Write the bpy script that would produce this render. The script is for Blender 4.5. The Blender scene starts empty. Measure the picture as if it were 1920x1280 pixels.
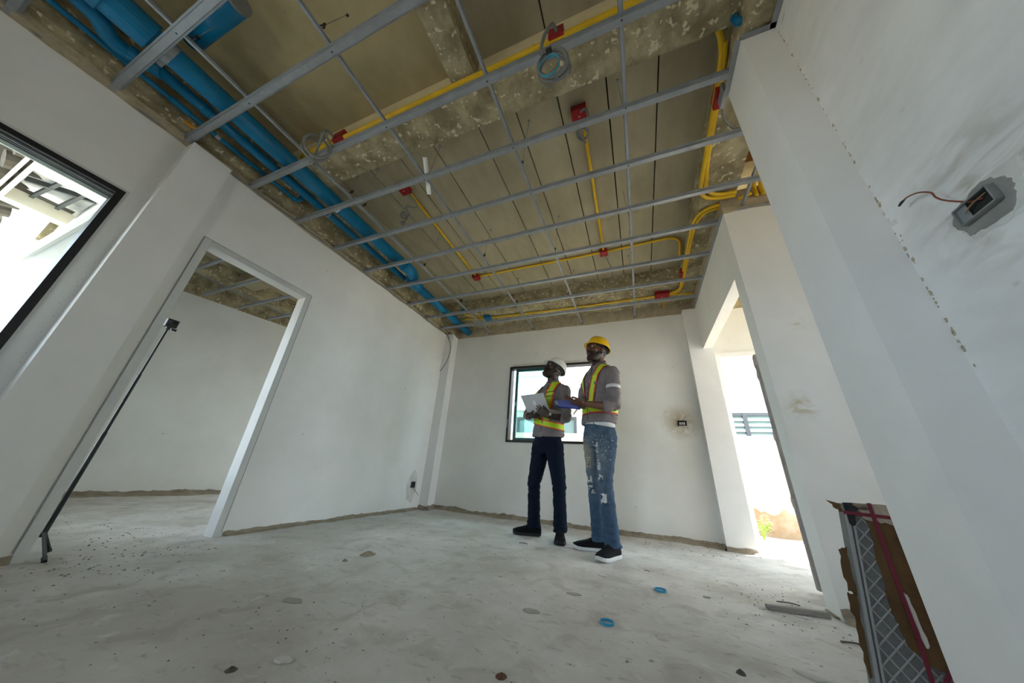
import bpy, math, random
import numpy as np
from mathutils import Vector, Matrix, noise as mnoise
PI = math.pi
random.seed(7)
rng = np.random.default_rng(7)
scene = bpy.context.scene
COL = scene.collection

# ------------------------------------------------------------------ camera
CAM_H = 0.575
F_PX = 562.28
W2C = np.array([[0.92774843, 0.36807176, 0.06169309],
                [-0.09473848, 0.39215993, -0.91500558],
                [-0.36098127, 0.84305028, 0.39869632]])   # world -> (right, down, forward)
cam_data = bpy.data.cameras.new('camera')
cam_data.sensor_width = 36.0
cam_data.lens = 36.0 * F_PX / 1920.0
cam_data.clip_start = 0.02
cam_data.clip_end = 200
cam = bpy.data.objects.new('camera', cam_data)
COL.objects.link(cam)
_r, _d, _f = W2C
_m = Matrix(((_r[0], -_d[0], -_f[0]), (_r[1], -_d[1], -_f[1]), (_r[2], -_d[2], -_f[2]))).to_4x4()
_m.translation = Vector((0, 0, CAM_H))
cam.matrix_world = _m
scene.camera = cam

# ------------------------------------------------------------------ world, sun, exposure
world = bpy.data.worlds.new('world')
scene.world = world
world.use_nodes = True
_n = world.node_tree.nodes; _l = world.node_tree.links
_n.clear()
_bg = _n.new('ShaderNodeBackground'); _o = _n.new('ShaderNodeOutputWorld')
_bg.inputs['Color'].default_value = (0.75, 0.875, 1.0, 1)
_bg.inputs['Strength'].default_value = 2.6
_l.new(_bg.outputs[0], _o.inputs[0])
sun_d = bpy.data.lights.new('sun', 'SUN')
sun_d.energy = 8.5
sun_d.color = (1.0, 0.90, 0.76)
sun_d.angle = math.radians(1.5)
sun = bpy.data.objects.new('sun', sun_d); COL.objects.link(sun)
sun.rotation_euler = Vector((-0.42, -0.30, -1.0)).to_track_quat('-Z', 'Y').to_euler()
scene.view_settings.view_transform = 'Standard'
scene.view_settings.look = 'None'
scene.view_settings.gamma = 1.0
scene.view_settings.use_curve_mapping = False
scene.view_settings.exposure = 1.85
scene.cycles.max_bounces = 10
scene.cycles.diffuse_bounces = 8
scene.cycles.transparent_max_bounces = 8
scene.cycles.sample_clamp_indirect = 6.0

def portal(name, loc, rot, sx, sy):
    d = bpy.data.lights.new(name, 'AREA'); d.shape = 'RECTANGLE'; d.size = sx; d.size_y = sy
    d.cycles.is_portal = True
    o = bpy.data.objects.new(name, d); COL.objects.link(o)
    o.location = loc; o.rotation_euler = rot
    return o
portal('daylight_added_right_opening', (3.42, 3.30, 1.15), (0, PI/2, 0), 2.3, 1.2)       # faces -x; unseen opening, added to light the interior
portal('daylight_added_right_window', (3.42, 1.45, 1.78), (0, PI/2, 0), 1.3, 1.1)  # unseen window, added for its daylight
portal('daylight_added_rear_window', (-1.0, -2.52, 1.5), (PI/2, 0, 0), 0.6, 1.2)        # faces +y; unseen window, added for light from behind
portal('daylight_left_window', (-3.2, -0.55, 1.52), (0, -PI/2, 0), 1.2, 1.8)      # faces +x
portal('daylight_back_doorway', (1.8, 4.34, 1.0), (-PI/2, 0, 0), 1.6, 2.0)        # faces -y
portal('daylight_back_window', (-1.06, 4.34, 1.53), (-PI/2, 0, 0), 1.4, 1.1)

# ------------------------------------------------------------------ helpers
def at_y(px, py, Y):
    d = W2C.T @ np.array([(px-960)/F_PX, (py-640)/F_PX, 1.0]); t = Y/d[1]
    return Vector((d[0]*t, Y, CAM_H + d[2]*t))
def at_z(px, py, Z):
    d = W2C.T @ np.array([(px-960)/F_PX, (py-640)/F_PX, 1.0]); t = (Z-CAM_H)/d[2]
    return Vector((d[0]*t, d[1]*t, Z))
def at_x(px, py, X):
    d = W2C.T @ np.array([(px-960)/F_PX, (py-640)/F_PX, 1.0]); t = X/d[0]
    return Vector((X, d[1]*t, CAM_H + d[2]*t))

MATS = {}
def mat(name, col, rough=0.8, col2=None, scale=6.0, detail=6.0, bump=0.0, bump_scale=40.0, metallic=0.0,
        mix_lo=0.35, mix_hi=0.65, col3=None, scale3=30.0, thr3=0.68, attr=None, spec=0.35, stretch=None, emit=None, alpha=None):
    if name in MATS: return MATS[name]
    m = bpy.data.materials.new(name); m.use_nodes = True
    nt = m.node_tree; N = nt.nodes; L = nt.links
    b = N['Principled BSDF']
    b.inputs['Roughness'].default_value = rough
    b.inputs['Metallic'].default_value = metallic
    b.inputs['Specular IOR Level'].default_value = spec
    tc = N.new('ShaderNodeTexCoord'); src = tc.outputs['Object']
    if stretch:
        mp = N.new('ShaderNodeMapping'); mp.inputs['Scale'].default_value = stretch
        L.new(src, mp.inputs['Vector']); src = mp.outputs['Vector']
    cur = None
    if attr:
        a = N.new('ShaderNodeAttribute'); a.attribute_name = attr; cur = a.outputs['Color']
    if col2 is not None:
        nz = N.new('ShaderNodeTexNoise'); nz.inputs['Scale'].default_value = scale; nz.inputs['Detail'].default_value = detail
        nz.inputs['Roughness'].default_value = 0.62
        L.new(src, nz.inputs['Vector'])
        rp = N.new('ShaderNodeMapRange'); rp.inputs['From Min'].default_value = mix_lo; rp.inputs['From Max'].default_value = mix_hi
        L.new(nz.outputs['Fac'], rp.inputs['Value'])
        mx = N.new('ShaderNodeMix'); mx.data_type = 'RGBA'
        mx.inputs['A'].default_value = (*col, 1); mx.inputs['B'].default_value = (*col2, 1)
        L.new(rp.outputs['Result'], mx.inputs['Factor'])
        if cur is not None:
            ml = N.new('ShaderNodeMix'); ml.data_type = 'RGBA'; ml.blend_type = 'MULTIPLY'; ml.inputs['Factor'].default_value = 1
            L.new(cur, ml.inputs['A']); L.new(mx.outputs['Result'], ml.inputs['B']); cur = ml.outputs['Result']
        else: cur = mx.outputs['Result']
    if col3 is not None:
        nz = N.new('ShaderNodeTexNoise'); nz.inputs['Scale'].default_value = scale3; nz.inputs['Detail'].default_value = 4
        L.new(src, nz.inputs['Vector'])
        rp = N.new('ShaderNodeMapRange'); rp.inputs['From Min'].default_value = thr3; rp.inputs['From Max'].default_value = thr3+0.05
        L.new(nz.outputs['Fac'], rp.inputs['Value'])
        mx = N.new('ShaderNodeMix'); mx.data_type = 'RGBA'
        if cur is not None: L.new(cur, mx.inputs['A'])
        else: mx.inputs['A'].default_value = (*col, 1)
        mx.inputs['B'].default_value = (*col3, 1)
        L.new(rp.outputs['Result'], mx.inputs['Factor']); cur = mx.outputs['Result']
    if cur is not None: L.new(cur, b.inputs['Base Color'])
    else: b.inputs['Base Color'].default_value = (*col, 1)
    if bump:
        nz = N.new('ShaderNodeTexNoise'); nz.inputs['Scale'].default_value = bump_scale; nz.inputs['Detail'].default_value = 8
        L.new(src, nz.inputs['Vector'])
        bp = N.new('ShaderNodeBump'); bp.inputs['Strength'].default_value = bump; bp.inputs['Distance'].default_value = 0.01
        L.new(nz.outputs['Fac'], bp.inputs['Height']); L.new(bp.outputs['Normal'], b.inputs['Normal'])
    if alpha is not None: b.inputs['Alpha'].default_value = alpha
    MATS[name] = m
    return m

class MB:
    """collects shapes, then links them as ONE mesh object"""
    def __init__(s): s.v = []; s.f = []
    def add(s, vs, fs):
        o = len(s.v); s.v += [tuple(p) for p in vs]; s.f += [tuple(i+o for i in f) for f in fs]; return s
    def box(s, x0, x1, y0, y1, z0, z1):
        return s.add([(x0,y0,z0),(x1,y0,z0),(x1,y1,z0),(x0,y1,z0),(x0,y0,z1),(x1,y0,z1),(x1,y1,z1),(x0,y1,z1)],
                     [(0,3,2,1),(4,5,6,7),(0,1,5,4),(1,2,6,5),(2,3,7,6),(3,0,4,7)])
    def obox(s, c, ax, ay, az):
        """oriented box: centre and three half-extent vectors"""
        c = Vector(c); P = []
        for k in (-1, 1):
            for i, j in ((-1,-1),(1,-1),(1,1),(-1,1)): P.append(c + i*ax + j*ay + k*az)
        return s.add(P, [(0,3,2,1),(4,5,6,7),(0,1,5,4),(1,2,6,5),(2,3,7,6),(3,0,4,7)])
    def prism(s, poly, z0, z1):
        n = len(poly)
        vs = [(x,y,z0) for x,y in poly] + [(x,y,z1) for x,y in poly]
        fs = [tuple(range(n-1,-1,-1)), tuple(range(n,2*n))] + [(i,(i+1)%n,n+(i+1)%n,n+i) for i in range(n)]
        return s.add(vs, fs)
    def rings(s, R, cap=True):
        n = len(R[0]); o = len(s.v)
        for r in R: s.v += [tuple(p) for p in r]
        for k in range(len(R)-1):
            for i in range(n):
                a = o+k*n+i; b = o+k*n+(i+1)%n
                s.f.append((a, b, b+n, a+n))
        if cap:
            s.f.append(tuple(o+i for i in range(n-1,-1,-1)))
            s.f.append(tuple(o+(len(R)-1)*n+i for i in range(n)))
        return s
    def tube(s, pts, r, n=10, cap=True):
        pts = [Vector(p) for p in pts]
        rs = r if isinstance(r, (list, tuple)) else [r]*len(pts)
        T = []
        for i in range(len(pts)):
            a = pts[max(i-1,0)]; b = pts[min(i+1,len(pts)-1)]; t = b-a
            T.append(t.normalized() if t.length > 1e-9 else Vector((0,0,1)))
        u = T[0].orthogonal().normalized(); R = []
        for p, t, rr in zip(pts, T, rs):
            u = (u - t*u.dot(t)).normalized(); w = t.cross(u)
            R.append([p + rr*(math.cos(2*PI*k/n)*u + math.sin(2*PI*k/n)*w) for k in range(n)])
        return s.rings(R, cap)
    def limb(s, pts, radii, n=14):
        """tapered tube with round ends"""
        pts = [Vector(p) for p in pts]; P = []; R = []
        t = (pts[1]-pts[0]).normalized(); r = radii[0]
        for a in (80, 55, 30): P.append(pts[0]-t*r*math.sin(math.radians(a))); R.append(r*math.cos(math.radians(a)))
        P += pts; R += list(radii)
        t = (pts[-1]-pts[-2]).normalized(); r = radii[-1]
        for a in (30, 55, 80): P.append(pts[-1]+t*r*math.sin(math.radians(a))); R.append(r*math.cos(math.radians(a)))
        return s.tube(P, R, n)
    def ball(s, c, rx, ry, rz, M=None, nu=14, nv=9):
        c = Vector(c); R = []
        for j in range(1, nv):
            ph = -PI/2 + PI*j/nv; ring = []
            for i in range(nu):
                th = 2*PI*i/nu
                p = Vector((rx*math.cos(ph)*math.cos(th), ry*math.cos(ph)*math.sin(th), rz*math.sin(ph)))
                ring.append(c + (M @ p if M else p))
            R.append(ring)
        return s.rings(R)
    def xf(s, M):
        s.v = [tuple(M @ Vector(p)) for p in s.v]; return s
    def mesh(s, name):
        me = bpy.data.meshes.new(name); me.from_pydata(s.v, [], s.f); me.update(); return me
    def build(s, name, m, parent=None, smooth=False, bevel=0.0):
        return link(name, s.mesh(name), m, parent, smooth, bevel)

def link(name, me, m, parent=None, smooth=False, bevel=0.0):
    if m is not None and not me.materials: me.materials.append(m)
    o = bpy.data.objects.new(name, me); COL.objects.link(o)
    if smooth: me.polygons.foreach_set('use_smooth', [True]*len(me.polygons))
    if parent is not None:
        o.parent = parent
        o.matrix_parent_inverse = PINV(parent)
    if bevel:
        b = o.modifiers.new('bevel', 'BEVEL'); b.width = bevel; b.segments = 2; b.limit_method = 'ANGLE'
    return o
def PINV(parent):
    M = Matrix.LocRotScale(parent.location, parent.rotation_euler, parent.scale)
    p = parent
    while p.parent is not None:
        M = p.matrix_parent_inverse @ M
        p = p.parent
        M = Matrix.LocRotScale(p.location, p.rotation_euler, p.scale) @ M
    return M.inverted()
def tag(o, label, cat, group=None):
    o['label'] = label; o['category'] = cat
    if group: o['group'] = group
    return o
def thing(name, label, cat, loc, group=None):
    o = bpy.data.objects.new(name, None); COL.objects.link(o); o.location = loc; o.empty_display_size = 0.05
    return tag(o, label, cat, group)
def struct(o):
    o['kind'] = 'structure'; return o
def smoothpts(P, k=6):
    """Catmull-Rom through the points"""
    P = [Vector(p) for p in P]; out = []
    for i in range(len(P)-1):
        p0 = P[max(i-1,0)]; p1 = P[i]; p2 = P[i+1]; p3 = P[min(i+2,len(P)-1)]
        for j in range(k):
            t = j/k
            out.append(0.5*((2*p1)+(p2-p0)*t+(2*p0-5*p1+4*p2-p3)*t*t+(3*p1-p0-3*p2+p3)*t**3))
    out.append(P[-1]); return out
def fbm(x, y, z, o=4): return mnoise.fractal(Vector((x, y, z)), 1.0, 2.0, o)

# ------------------------------------------------------------------ materials
WHITE = mat('white_plaster', (0.80,0.80,0.78), 0.85, (0.74,0.74,0.71), 2.2, bump=0.05, bump_scale=25, col3=(0.50,0.46,0.38), scale3=14, thr3=0.735, spec=0.2)
WHITE_CLEAN = mat('white_paint', (0.83,0.83,0.82), 0.7, (0.78,0.78,0.77), 3.0, spec=0.25)
FRAMEGREY = mat('grey_door_paint', (0.62,0.63,0.62), 0.5, (0.57,0.58,0.57), 4)
FLOORM = mat('dusty_concrete_floor', (0.68,0.67,0.645), 0.92, (0.46,0.445,0.41), 1.7, detail=13, mix_lo=0.33, mix_hi=0.70, bump=0.35, bump_scale=28, col3=(0.24,0.23,0.20), scale3=21, thr3=0.69, spec=0.15)
def overlay(m, scale, lo, hi, col, fac, detail=8, distort=0.0, stretch=None):
    # one more layer of blotches over a material's own colour
    nt = m.node_tree; N = nt.nodes; L = nt.links; bs = N['Principled BSDF']; prev = bs.inputs['Base Color'].links[0].from_socket
    tc = N.new('ShaderNodeTexCoord'); src = tc.outputs['Object']
    if stretch:
        mp = N.new('ShaderNodeMapping'); mp.inputs['Scale'].default_value = stretch; mp.inputs['Rotation'].default_value = (0, 0, 0.5)
        L.new(src, mp.inputs['Vector']); src = mp.outputs['Vector']
    nz = N.new('ShaderNodeTexNoise'); nz.inputs['Scale'].default_value = scale; nz.inputs['Detail'].default_value = detail; nz.inputs['Distortion'].default_value = distort
    L.new(src, nz.inputs['Vector'])
    r = N.new('ShaderNodeMapRange'); r.inputs['From Min'].default_value = lo; r.inputs['From Max'].default_value = hi; r.inputs['To Max'].default_value = fac
    L.new(nz.outputs['Fac'], r.inputs['Value'])
    mx = N.new('ShaderNodeMix'); mx.data_type = 'RGBA'; mx.inputs['B'].default_value = (*col, 1)
    L.new(r.outputs['Result'], mx.inputs['Factor']); L.new(prev, mx.inputs['A']); L.new(mx.outputs['Result'], bs.inputs['Base Color'])
overlay(FLOORM, 5.5, 0.52, 0.66, (0.38,0.36,0.32), 0.55, 10, 0.8)
overlay(FLOORM, 16.0, 0.60, 0.70, (0.30,0.28,0.245), 0.5, 6, 0.4, (1, 2.2, 1))
overlay(FLOORM, 1.1, 0.50, 0.70, (0.40,0.375,0.31), 0.6, 6, 0.5)
overlay(FLOORM, 9.0, 0.62, 0.72, (0.70,0.70,0.69), 0.5, 8, 1.5)
MORTAR = mat('brown_mortar', (0.36,0.31,0.24), 0.95, (0.24,0.205,0.155), 9, bump=0.6, bump_scale=45, col3=(0.42,0.39,0.33), scale3=25, thr3=0.66, spec=0.1)
ROUGHC = mat('rough_concrete', (0.48,0.415,0.265), 0.95, (0.25,0.21,0.125), 6, detail=10, mix_lo=0.38, mix_hi=0.62, bump=0.8, bump_scale=38, col3=(0.68,0.61,0.44), scale3=27, thr3=0.60, spec=0.1)
PLANKM = mat('precast_concrete', (0.445,0.395,0.275), 0.9, (0.315,0.275,0.185), 4, detail=9, mix_lo=0.3, mix_hi=0.72, bump=0.15, bump_scale=60, spec=0.12, stretch=(1,0.35,1))
SLABM = mat('formed_concrete', (0.50,0.42,0.245), 0.85, (0.39,0.32,0.175), 2.6, detail=8, bump=0.08, bump_scale=40, col3=(0.15,0.125,0.09), scale3=17, thr3=0.72, spec=0.15)
CREAMC = mat('cream_concrete', (0.80,0.69,0.44), 0.9, (0.71,0.60,0.37), 5, bump=0.1, bump_scale=50, col3=(0.30,0.26,0.19), scale3=20, thr3=0.73, spec=0.12)
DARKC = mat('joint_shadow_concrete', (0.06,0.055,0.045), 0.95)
STEEL = mat('galvanised_steel', (0.33,0.35,0.375), 0.42, (0.27,0.29,0.31), 12, metallic=0.3)
STEELD = mat('dull_steel', (0.33,0.34,0.34), 0.5, (0.25,0.26,0.26), 20, metallic=0.5)
BLACKM = mat('black_metal', (0.018,0.018,0.02), 0.45)
BLUEP = mat('blue_pvc', (0.003,0.175,0.36), 0.38, (0.003,0.15,0.31), 8, spec=0.35)
YELP = mat('yellow_conduit', (0.80,0.50,0.012), 0.4, (0.70,0.43,0.01), 9, spec=0.45)
REDB = mat('red_box_paint', (0.36,0.012,0.014), 0.45, (0.28,0.01,0.012), 15)
BLUEB = mat('blue_box_paint', (0.012,0.16,0.36), 0.45)
FLEX = mat('grey_flex_conduit', (0.20,0.205,0.20), 0.5)
WIRE = mat('dark_wire', (0.03,0.03,0.03), 0.6)
# ------------------------------------------------------------------ the setting
ZW = 2.71          # top of the painted walls, level of the ceiling grid
ZS = 3.12          # underside of the floor slab above
XL = -2.957        # face of the left wall
YB = 4.18          # face of the back wall

def floor_h(x, y):
    h = 0.028*max(0, min(1, (y-1.2)/3.0))*max(0, min(1, (0.4-x)/3.2))
    h += 0.006*fbm(x*1.7, y*1.7, 0.3) + 0.0025*fbm(x*7, y*7, 3.1)
    return h
def grid_floor(x0, x1, y0, y1, step, name, m, hf):
    xs = np.linspace(x0, x1, int((x1-x0)/step)+1); ys = np.linspace(y0, y1, int((y1-y0)/step)+1)
    nx = len(xs); b = MB()
    b.v = [(x, y, hf(x, y)) for y in ys for x in xs]
    b.f = [(j*nx+i, j*nx+i+1, (j+1)*nx+i+1, (j+1)*nx+i) for j in range(len(ys)-1) for i in range(nx-1)]
    return b.build(name, m, smooth=True)
floor = struct(grid_floor(-6.6, 3.5, -2.7, 4.32, 0.045, 'floor', FLOORM, floor_h))
MB().box(-6.6, 3.5, -2.7, 4.32, -0.25, -0.06).build('foundation_slab', ROUGHC, floor)

def add_smear(m, centre, rad, col, sc=(3, 3, 9), lo=0.40, hi=0.62):
    # cement smear left round a wall box: a noisy patch with its own outline
    nt = m.node_tree; N = nt.nodes; L = nt.links; bs = N['Principled BSDF']; prev = bs.inputs['Base Color'].links[0].from_socket
    tc = N.new('ShaderNodeTexCoord'); d = N.new('ShaderNodeVectorMath'); d.operation = 'DISTANCE'; d.inputs[1].default_value = centre
    mp = N.new('ShaderNodeMapping'); mp.inputs['Scale'].default_value = sc; mp.inputs['Rotation'].default_value = (0.7, 0, 0)
    nz = N.new('ShaderNodeTexNoise'); nz.inputs['Scale'].default_value = 2.0; nz.inputs['Detail'].default_value = 8; nz.inputs['Distortion'].default_value = 1.2
    L.new(tc.outputs['Object'], d.inputs[0]); L.new(tc.outputs['Object'], mp.inputs['Vector']); L.new(mp.outputs['Vector'], nz.inputs['Vector'])
    r = N.new('ShaderNodeMapRange'); r.inputs['From Min'].default_value = rad; r.inputs['From Max'].default_value = rad*0.15
    L.new(d.outputs['Value'], r.inputs['Value'])
    r2 = N.new('ShaderNodeMapRange'); r2.inputs['From Min'].default_value = lo; r2.inputs['From Max'].default_value = hi; L.new(nz.outputs['Fac'], r2.inputs['Value'])
    ml = N.new('ShaderNodeMath'); ml.operation = 'MULTIPLY'; L.new(r.outputs['Result'], ml.inputs[0]); L.new(r2.outputs['Result'], ml.inputs[1])
    mx = N.new('ShaderNodeMix'); mx.data_type = 'RGBA'; mx.inputs['B'].default_value = (*col, 1)
    L.new(ml.outputs[0], mx.inputs['Factor']); L.new(prev, mx.inputs['A']); L.new(mx.outputs['Result'], bs.inputs['Base Color'])
def plaster(name):
    return mat(name, (0.80,0.80,0.78), 0.85, (0.74,0.74,0.71), 2.2, bump=0.05, bump_scale=25, col3=(0.50,0.46,0.38), scale3=14, thr3=0.735, spec=0.2)
W_BACK = plaster('back_wall_plaster'); add_smear(W_BACK, (0.485, 4.18, 1.255), 0.23, (0.46,0.40,0.29), (5, 5, 5), 0.28, 0.50)
W_RIGHT = plaster('right_wall_plaster'); add_smear(W_RIGHT, tuple(at_y(1500, 760, 2.40)), 0.11, (0.55,0.49,0.34), (6, 6, 8), 0.42, 0.66); add_smear(W_RIGHT, tuple(at_y(1495, 607, 2.40)), 0.07, (0.60,0.56,0.46), (6, 6, 9), 0.48, 0.66)

# left wall: window part, column, doorway part
WX = -3.01
WY0, WY1, WZ0, WZ1 = -1.45, 0.348, 0.93, 2.115    # window in the left wall
b = MB()
b.box(WX-0.12, WX, -2.6, WY0, -0.05, ZW).box(WX-0.12, WX, WY1, 0.45, -0.05, ZW)
b.box(WX-0.12, WX, WY0, WY1, -0.05, WZ0).box(WX-0.12, WX, WY0, WY1, WZ1, ZW)
DY0, DY1, DZ = 0.762, 1.643, 2.09
b.box(XL-0.1, XL, 0.68, DY0, -0.05, ZW).box(XL-0.1, XL, DY1, YB, -0.05, ZW).box(XL-0.1, XL, DY0, DY1, DZ, ZW)
wall_left = struct(b.build('wall_left', WHITE))
MB().box(-3.13, -2.903, 0.436, 0.682, -0.05, ZW).build('column', WHITE_CLEAN, wall_left)
# back wall with window
BX0, BX1, BZ0, BZ1 = -1.785, -0.33, 0.967, 2.103
b = MB()
b.box(XL-0.1, BX0, YB, YB+0.12, -0.05, ZW).box(BX1, 0.96, YB, YB+0.12, -0.05, ZW)
b.box(BX0, BX1, YB, YB+0.12, -0.05, BZ0).box(BX0, BX1, YB, YB+0.12, BZ1, ZW)
wall_back = struct(b.build('wall_back', W_BACK))
MB().prism([(XL,3.965),(-2.806,3.965),(-2.850,YB+0.02),(XL,YB+0.02)], -0.05, ZW).build('corner_pilaster', WHITE_CLEAN, wall_back)
MB().box(0.705, 0.956, 4.07, YB+0.05, -0.05, ZW).build('corner_pilaster', WHITE_CLEAN, wall_back)
# right side: lintel wall, stub, cross wall, near column, near wall
b = MB()
b.box(0.855, 0.953, 2.40, 2.55, -0.05, ZW)                 # stub that ends the doorway
b.box(0.855, 0.953, 2.55, 4.07, 2.136, ZW)                 # over the doorway
b.box(0.953, 3.3, 2.40, 2.50, -0.05, ZW)                   # cross wall facing the camera
wall_right = struct(b.build('wall_right', W_RIGHT))
b = MB().box(0.838, 0.96, -2.6, 1.145, -0.05, ZW)
wall_near = struct(b.build('wall_right_near', mat('smeared_plaster', (0.80,0.80,0.79), 0.8, (0.70,0.70,0.69), 3.2, detail=9, bump=0.06, bump_scale=20, col3=(0.55,0.53,0.47), scale3=5, thr3=0.70, spec=0.2, stretch=(1,1.0,2.2))))
MB().box(0.692, 0.96, 1.145, 1.41, -0.05, ZW).build('column', WHITE_CLEAN, wall_near)
add_smear(MATS['smeared_plaster'], (0.838, 0.89, 1.275), 0.25, (0.47,0.455,0.40))
# wall behind the camera, and the shell of the space on the right
b = MB()
b.box(-3.13, -1.3, -2.62, -2.5, -0.05, ZW).box(-0.7, 3.5, -2.62, -2.5, -0.05, ZW).box(-1.3, -0.7, -2.62, -2.5, 2.1, ZW).box(-1.3, -0.7, -2.62, -2.5, -0.05, 0.9)  # unseen rear window opening, added for its light on the near column
struct(b.build('wall_rear', WHITE))
b = MB()
b.box(0.96, 1.02, YB+0.02, YB+0.14, -0.05, ZW).box(2.6, 3.5, YB+0.02, YB+0.14, -0.05, ZW).box(1.02, 2.6, YB+0.02, YB+0.14, 2.055, ZW)
wall_pass = struct(b.build('wall_passage', WHITE))
MB().box(1.024, 2.60, YB-0.012, YB+0.15, 2.040, 2.095).build('door_head', WHITE_CLEAN, wall_pass)
MB().box(0.985, 1.024, YB-0.012, YB+0.15, -0.02, 2.095).build('door_jamb', WHITE_CLEAN, wall_pass)
b = MB()
b.box(3.38, 3.5, -2.6, 0.9, -0.05, ZW).box(3.38, 3.5, 2.0, 2.7, -0.05, ZW).box(3.38, 3.5, 0.9, 2.0, -0.05, 1.1).box(3.38, 3.5, 3.9, YB+0.14, -0.05, ZW).box(3.38, 3.5, 0.9, 3.9, 2.38, ZW)  # unseen openings, added and sized to light the interior
struct(b.build('wall_outer', WHITE))
# the room beyond the doorway
P0, P1 = Vector((-6.1,1.7,0)), Vector((-5.8,2.95,0)); dv = (P1-P0).normalized(); nv = Vector((-dv.y, dv.x, 0))
A = P0 - dv*1.3; Bq = P1 + dv*1.6
b = MB().prism([(A.x,A.y),(Bq.x,Bq.y),((Bq+nv*0.1).x,(Bq+nv*0.1).y),((A+nv*0.1).x,(A+nv*0.1).y)], -0.05, 2.75)
wall_room = struct(b.build('wall_far_room', WHITE))
b = MB()
b.box(-6.9, -4.70, 0.50, 0.60, -0.05, ZW).box(-4.70, -3.25, 0.50, 0.60, -0.05, 0.35).box(-4.70, -3.25, 0.50, 0.60, 1.98, ZW).box(-3.25, -3.06, 0.50, 0.60, -0.05, ZW)
b.box(-6.9, -5.0, 4.18, 4.30, -0.05, ZW).box(-5.0, -3.6, 4.18, 4.30, -0.05, 0.95).box(-5.0, -3.6, 4.18, 4.30, 2.1, ZW).box(-3.6, -3.05, 4.18, 4.30, -0.05, ZW)  # unseen back window opening, added to brighten the far room
struct(b.build('wall_room_side', WHITE))

# mortar ridges along wall feet, and ragged bare edge along wall tops
def ridge(p, q, nrm, hgt=0.05, wid=0.07, seed=0.0, step=0.03, m=MORTAR, parent=None, base=None):
    p = Vector((*p, 0)); q = Vector((*q, 0)); n = Vector((*nrm, 0)); L = (q-p).length; k = max(2, int(L/step)); b = MB(); R = []
    for i in range(k+1):
        c = p + (q-p)*i/k; g = floor_h(c.x, c.y)
        h = hgt*(0.80+0.40*fbm(i*0.06, seed, 0)+0.22*fbm(i*0.45, seed, 5)); w = wid*(0.8+0.6*fbm(i*0.1, seed, 9)+0.25*fbm(i*0.5, seed, 2))
        h = max(0.008, h); w = max(0.015, w)
        prof = [(-0.004, -0.03), (-0.004, h), (0.007, h), (0.012, h*0.45), (w*0.55, h*0.18), (w, -0.012)]
        R.append([c + n*a + Vector((0,0,g+z)) for a, z in prof])
    nn = len(R[0]); o = b
    for r in R: o.v += [tuple(x) for x in r]
    for i in range(k):
        for j in range(nn-1): o.f.append((i*nn+j, (i+1)*nn+j, (i+1)*nn+j+1, i*nn+j+1))
    return b.build('mortar_ridge', m, parent or floor, smooth=False)
ridge((-2.85, YB), (0.705, YB), (0,-1), 0.055, 0.10, 1.0)
ridge((0.705, 4.07), (0.956, 4.07), (0,-1), 0.05, 0.06, 2.0)
ridge((0.705, YB), (0.705, 4.07), (-1,0), 0.05, 0.05, 2.5)
ridge((XL, 3.965), (-2.806, 3.965), (0,-1), 0.06, 0.08, 3.0)
ridge((-2.806, 3.965), (-2.85, YB), (1,0), 0.06, 0.06, 3.5)
ridge((XL, 1.66), (XL, 3.965), (1,0), 0.035, 0.09, 4.0)
ridge((XL, 0.682), (XL, 0.765), (1,0), 0.055, 0.03, 4.5)
ridge((-2.903, 0.43), (-2.903, 0.685), (1,0), 0.06, 0.04, 5.0)
ridge((0.855, 2.40), (1.6, 2.40), (0,-1), 0.06, 0.10, 6.0)
ridge((0.855, 2.42), (0.855, 2.55), (-1,0), 0.012, 0.02, 6.5)
ridge((A.x+nv.x*-0.0, A.y), (Bq.x, Bq.y), (-nv.x, -nv.y), 0.07, 0.16, 7.0)
def ragged(p, q, nrm, ztop, hgt, seed, m=MORTAR, parent=None, th=0.003):
    p = Vector((*p, 0)); q = Vector((*q, 0)); n = Vector((*nrm, 0)); L = (q-p).length; k = max(2, int(L/0.025)); b = MB()
    for i in range(k+1):
        c = p + (q-p)*i/k + n*th
        h = hgt*(0.5+0.8*fbm(i*0.06, seed, 1)); h += 0.3*hgt*(1 if fbm(i*0.035, seed, 7) > 0.1 else 0); h = max(0.002, h)
        b.v += [tuple(c + Vector((0,0,ztop))), tuple(c + Vector((0,0,ztop-h)))]
    b.f = [(2*i, 2*i+1, 2*i+3, 2*i+2) for i in range(k)]
    return b.build('bare_plaster_edge', m, parent)
PLASTB = mat('bare_plaster', (0.49,0.425,0.31), 0.95, (0.38,0.325,0.225), 12, bump=0.4, bump_scale=50, spec=0.1)
ragged((XL, 0.70), (XL, 3.96), (1,0), ZW+0.004, 0.022, 1.3, PLASTB, wall_left)
ragged((WX, -2.4), (WX, 0.43), (1,0), ZW+0.004, 0.016, 2.3, PLASTB, wall_left)
ragged((-2.84, YB), (0.70, YB), (0,-1), ZW+0.004, 0.016, 3.3, PLASTB, wall_back)
ragged((0.857, 2.40), (1.7, 2.40), (0,-1), ZW+0.004, 0.03, 4.3, PLASTB, wall_right)

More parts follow.
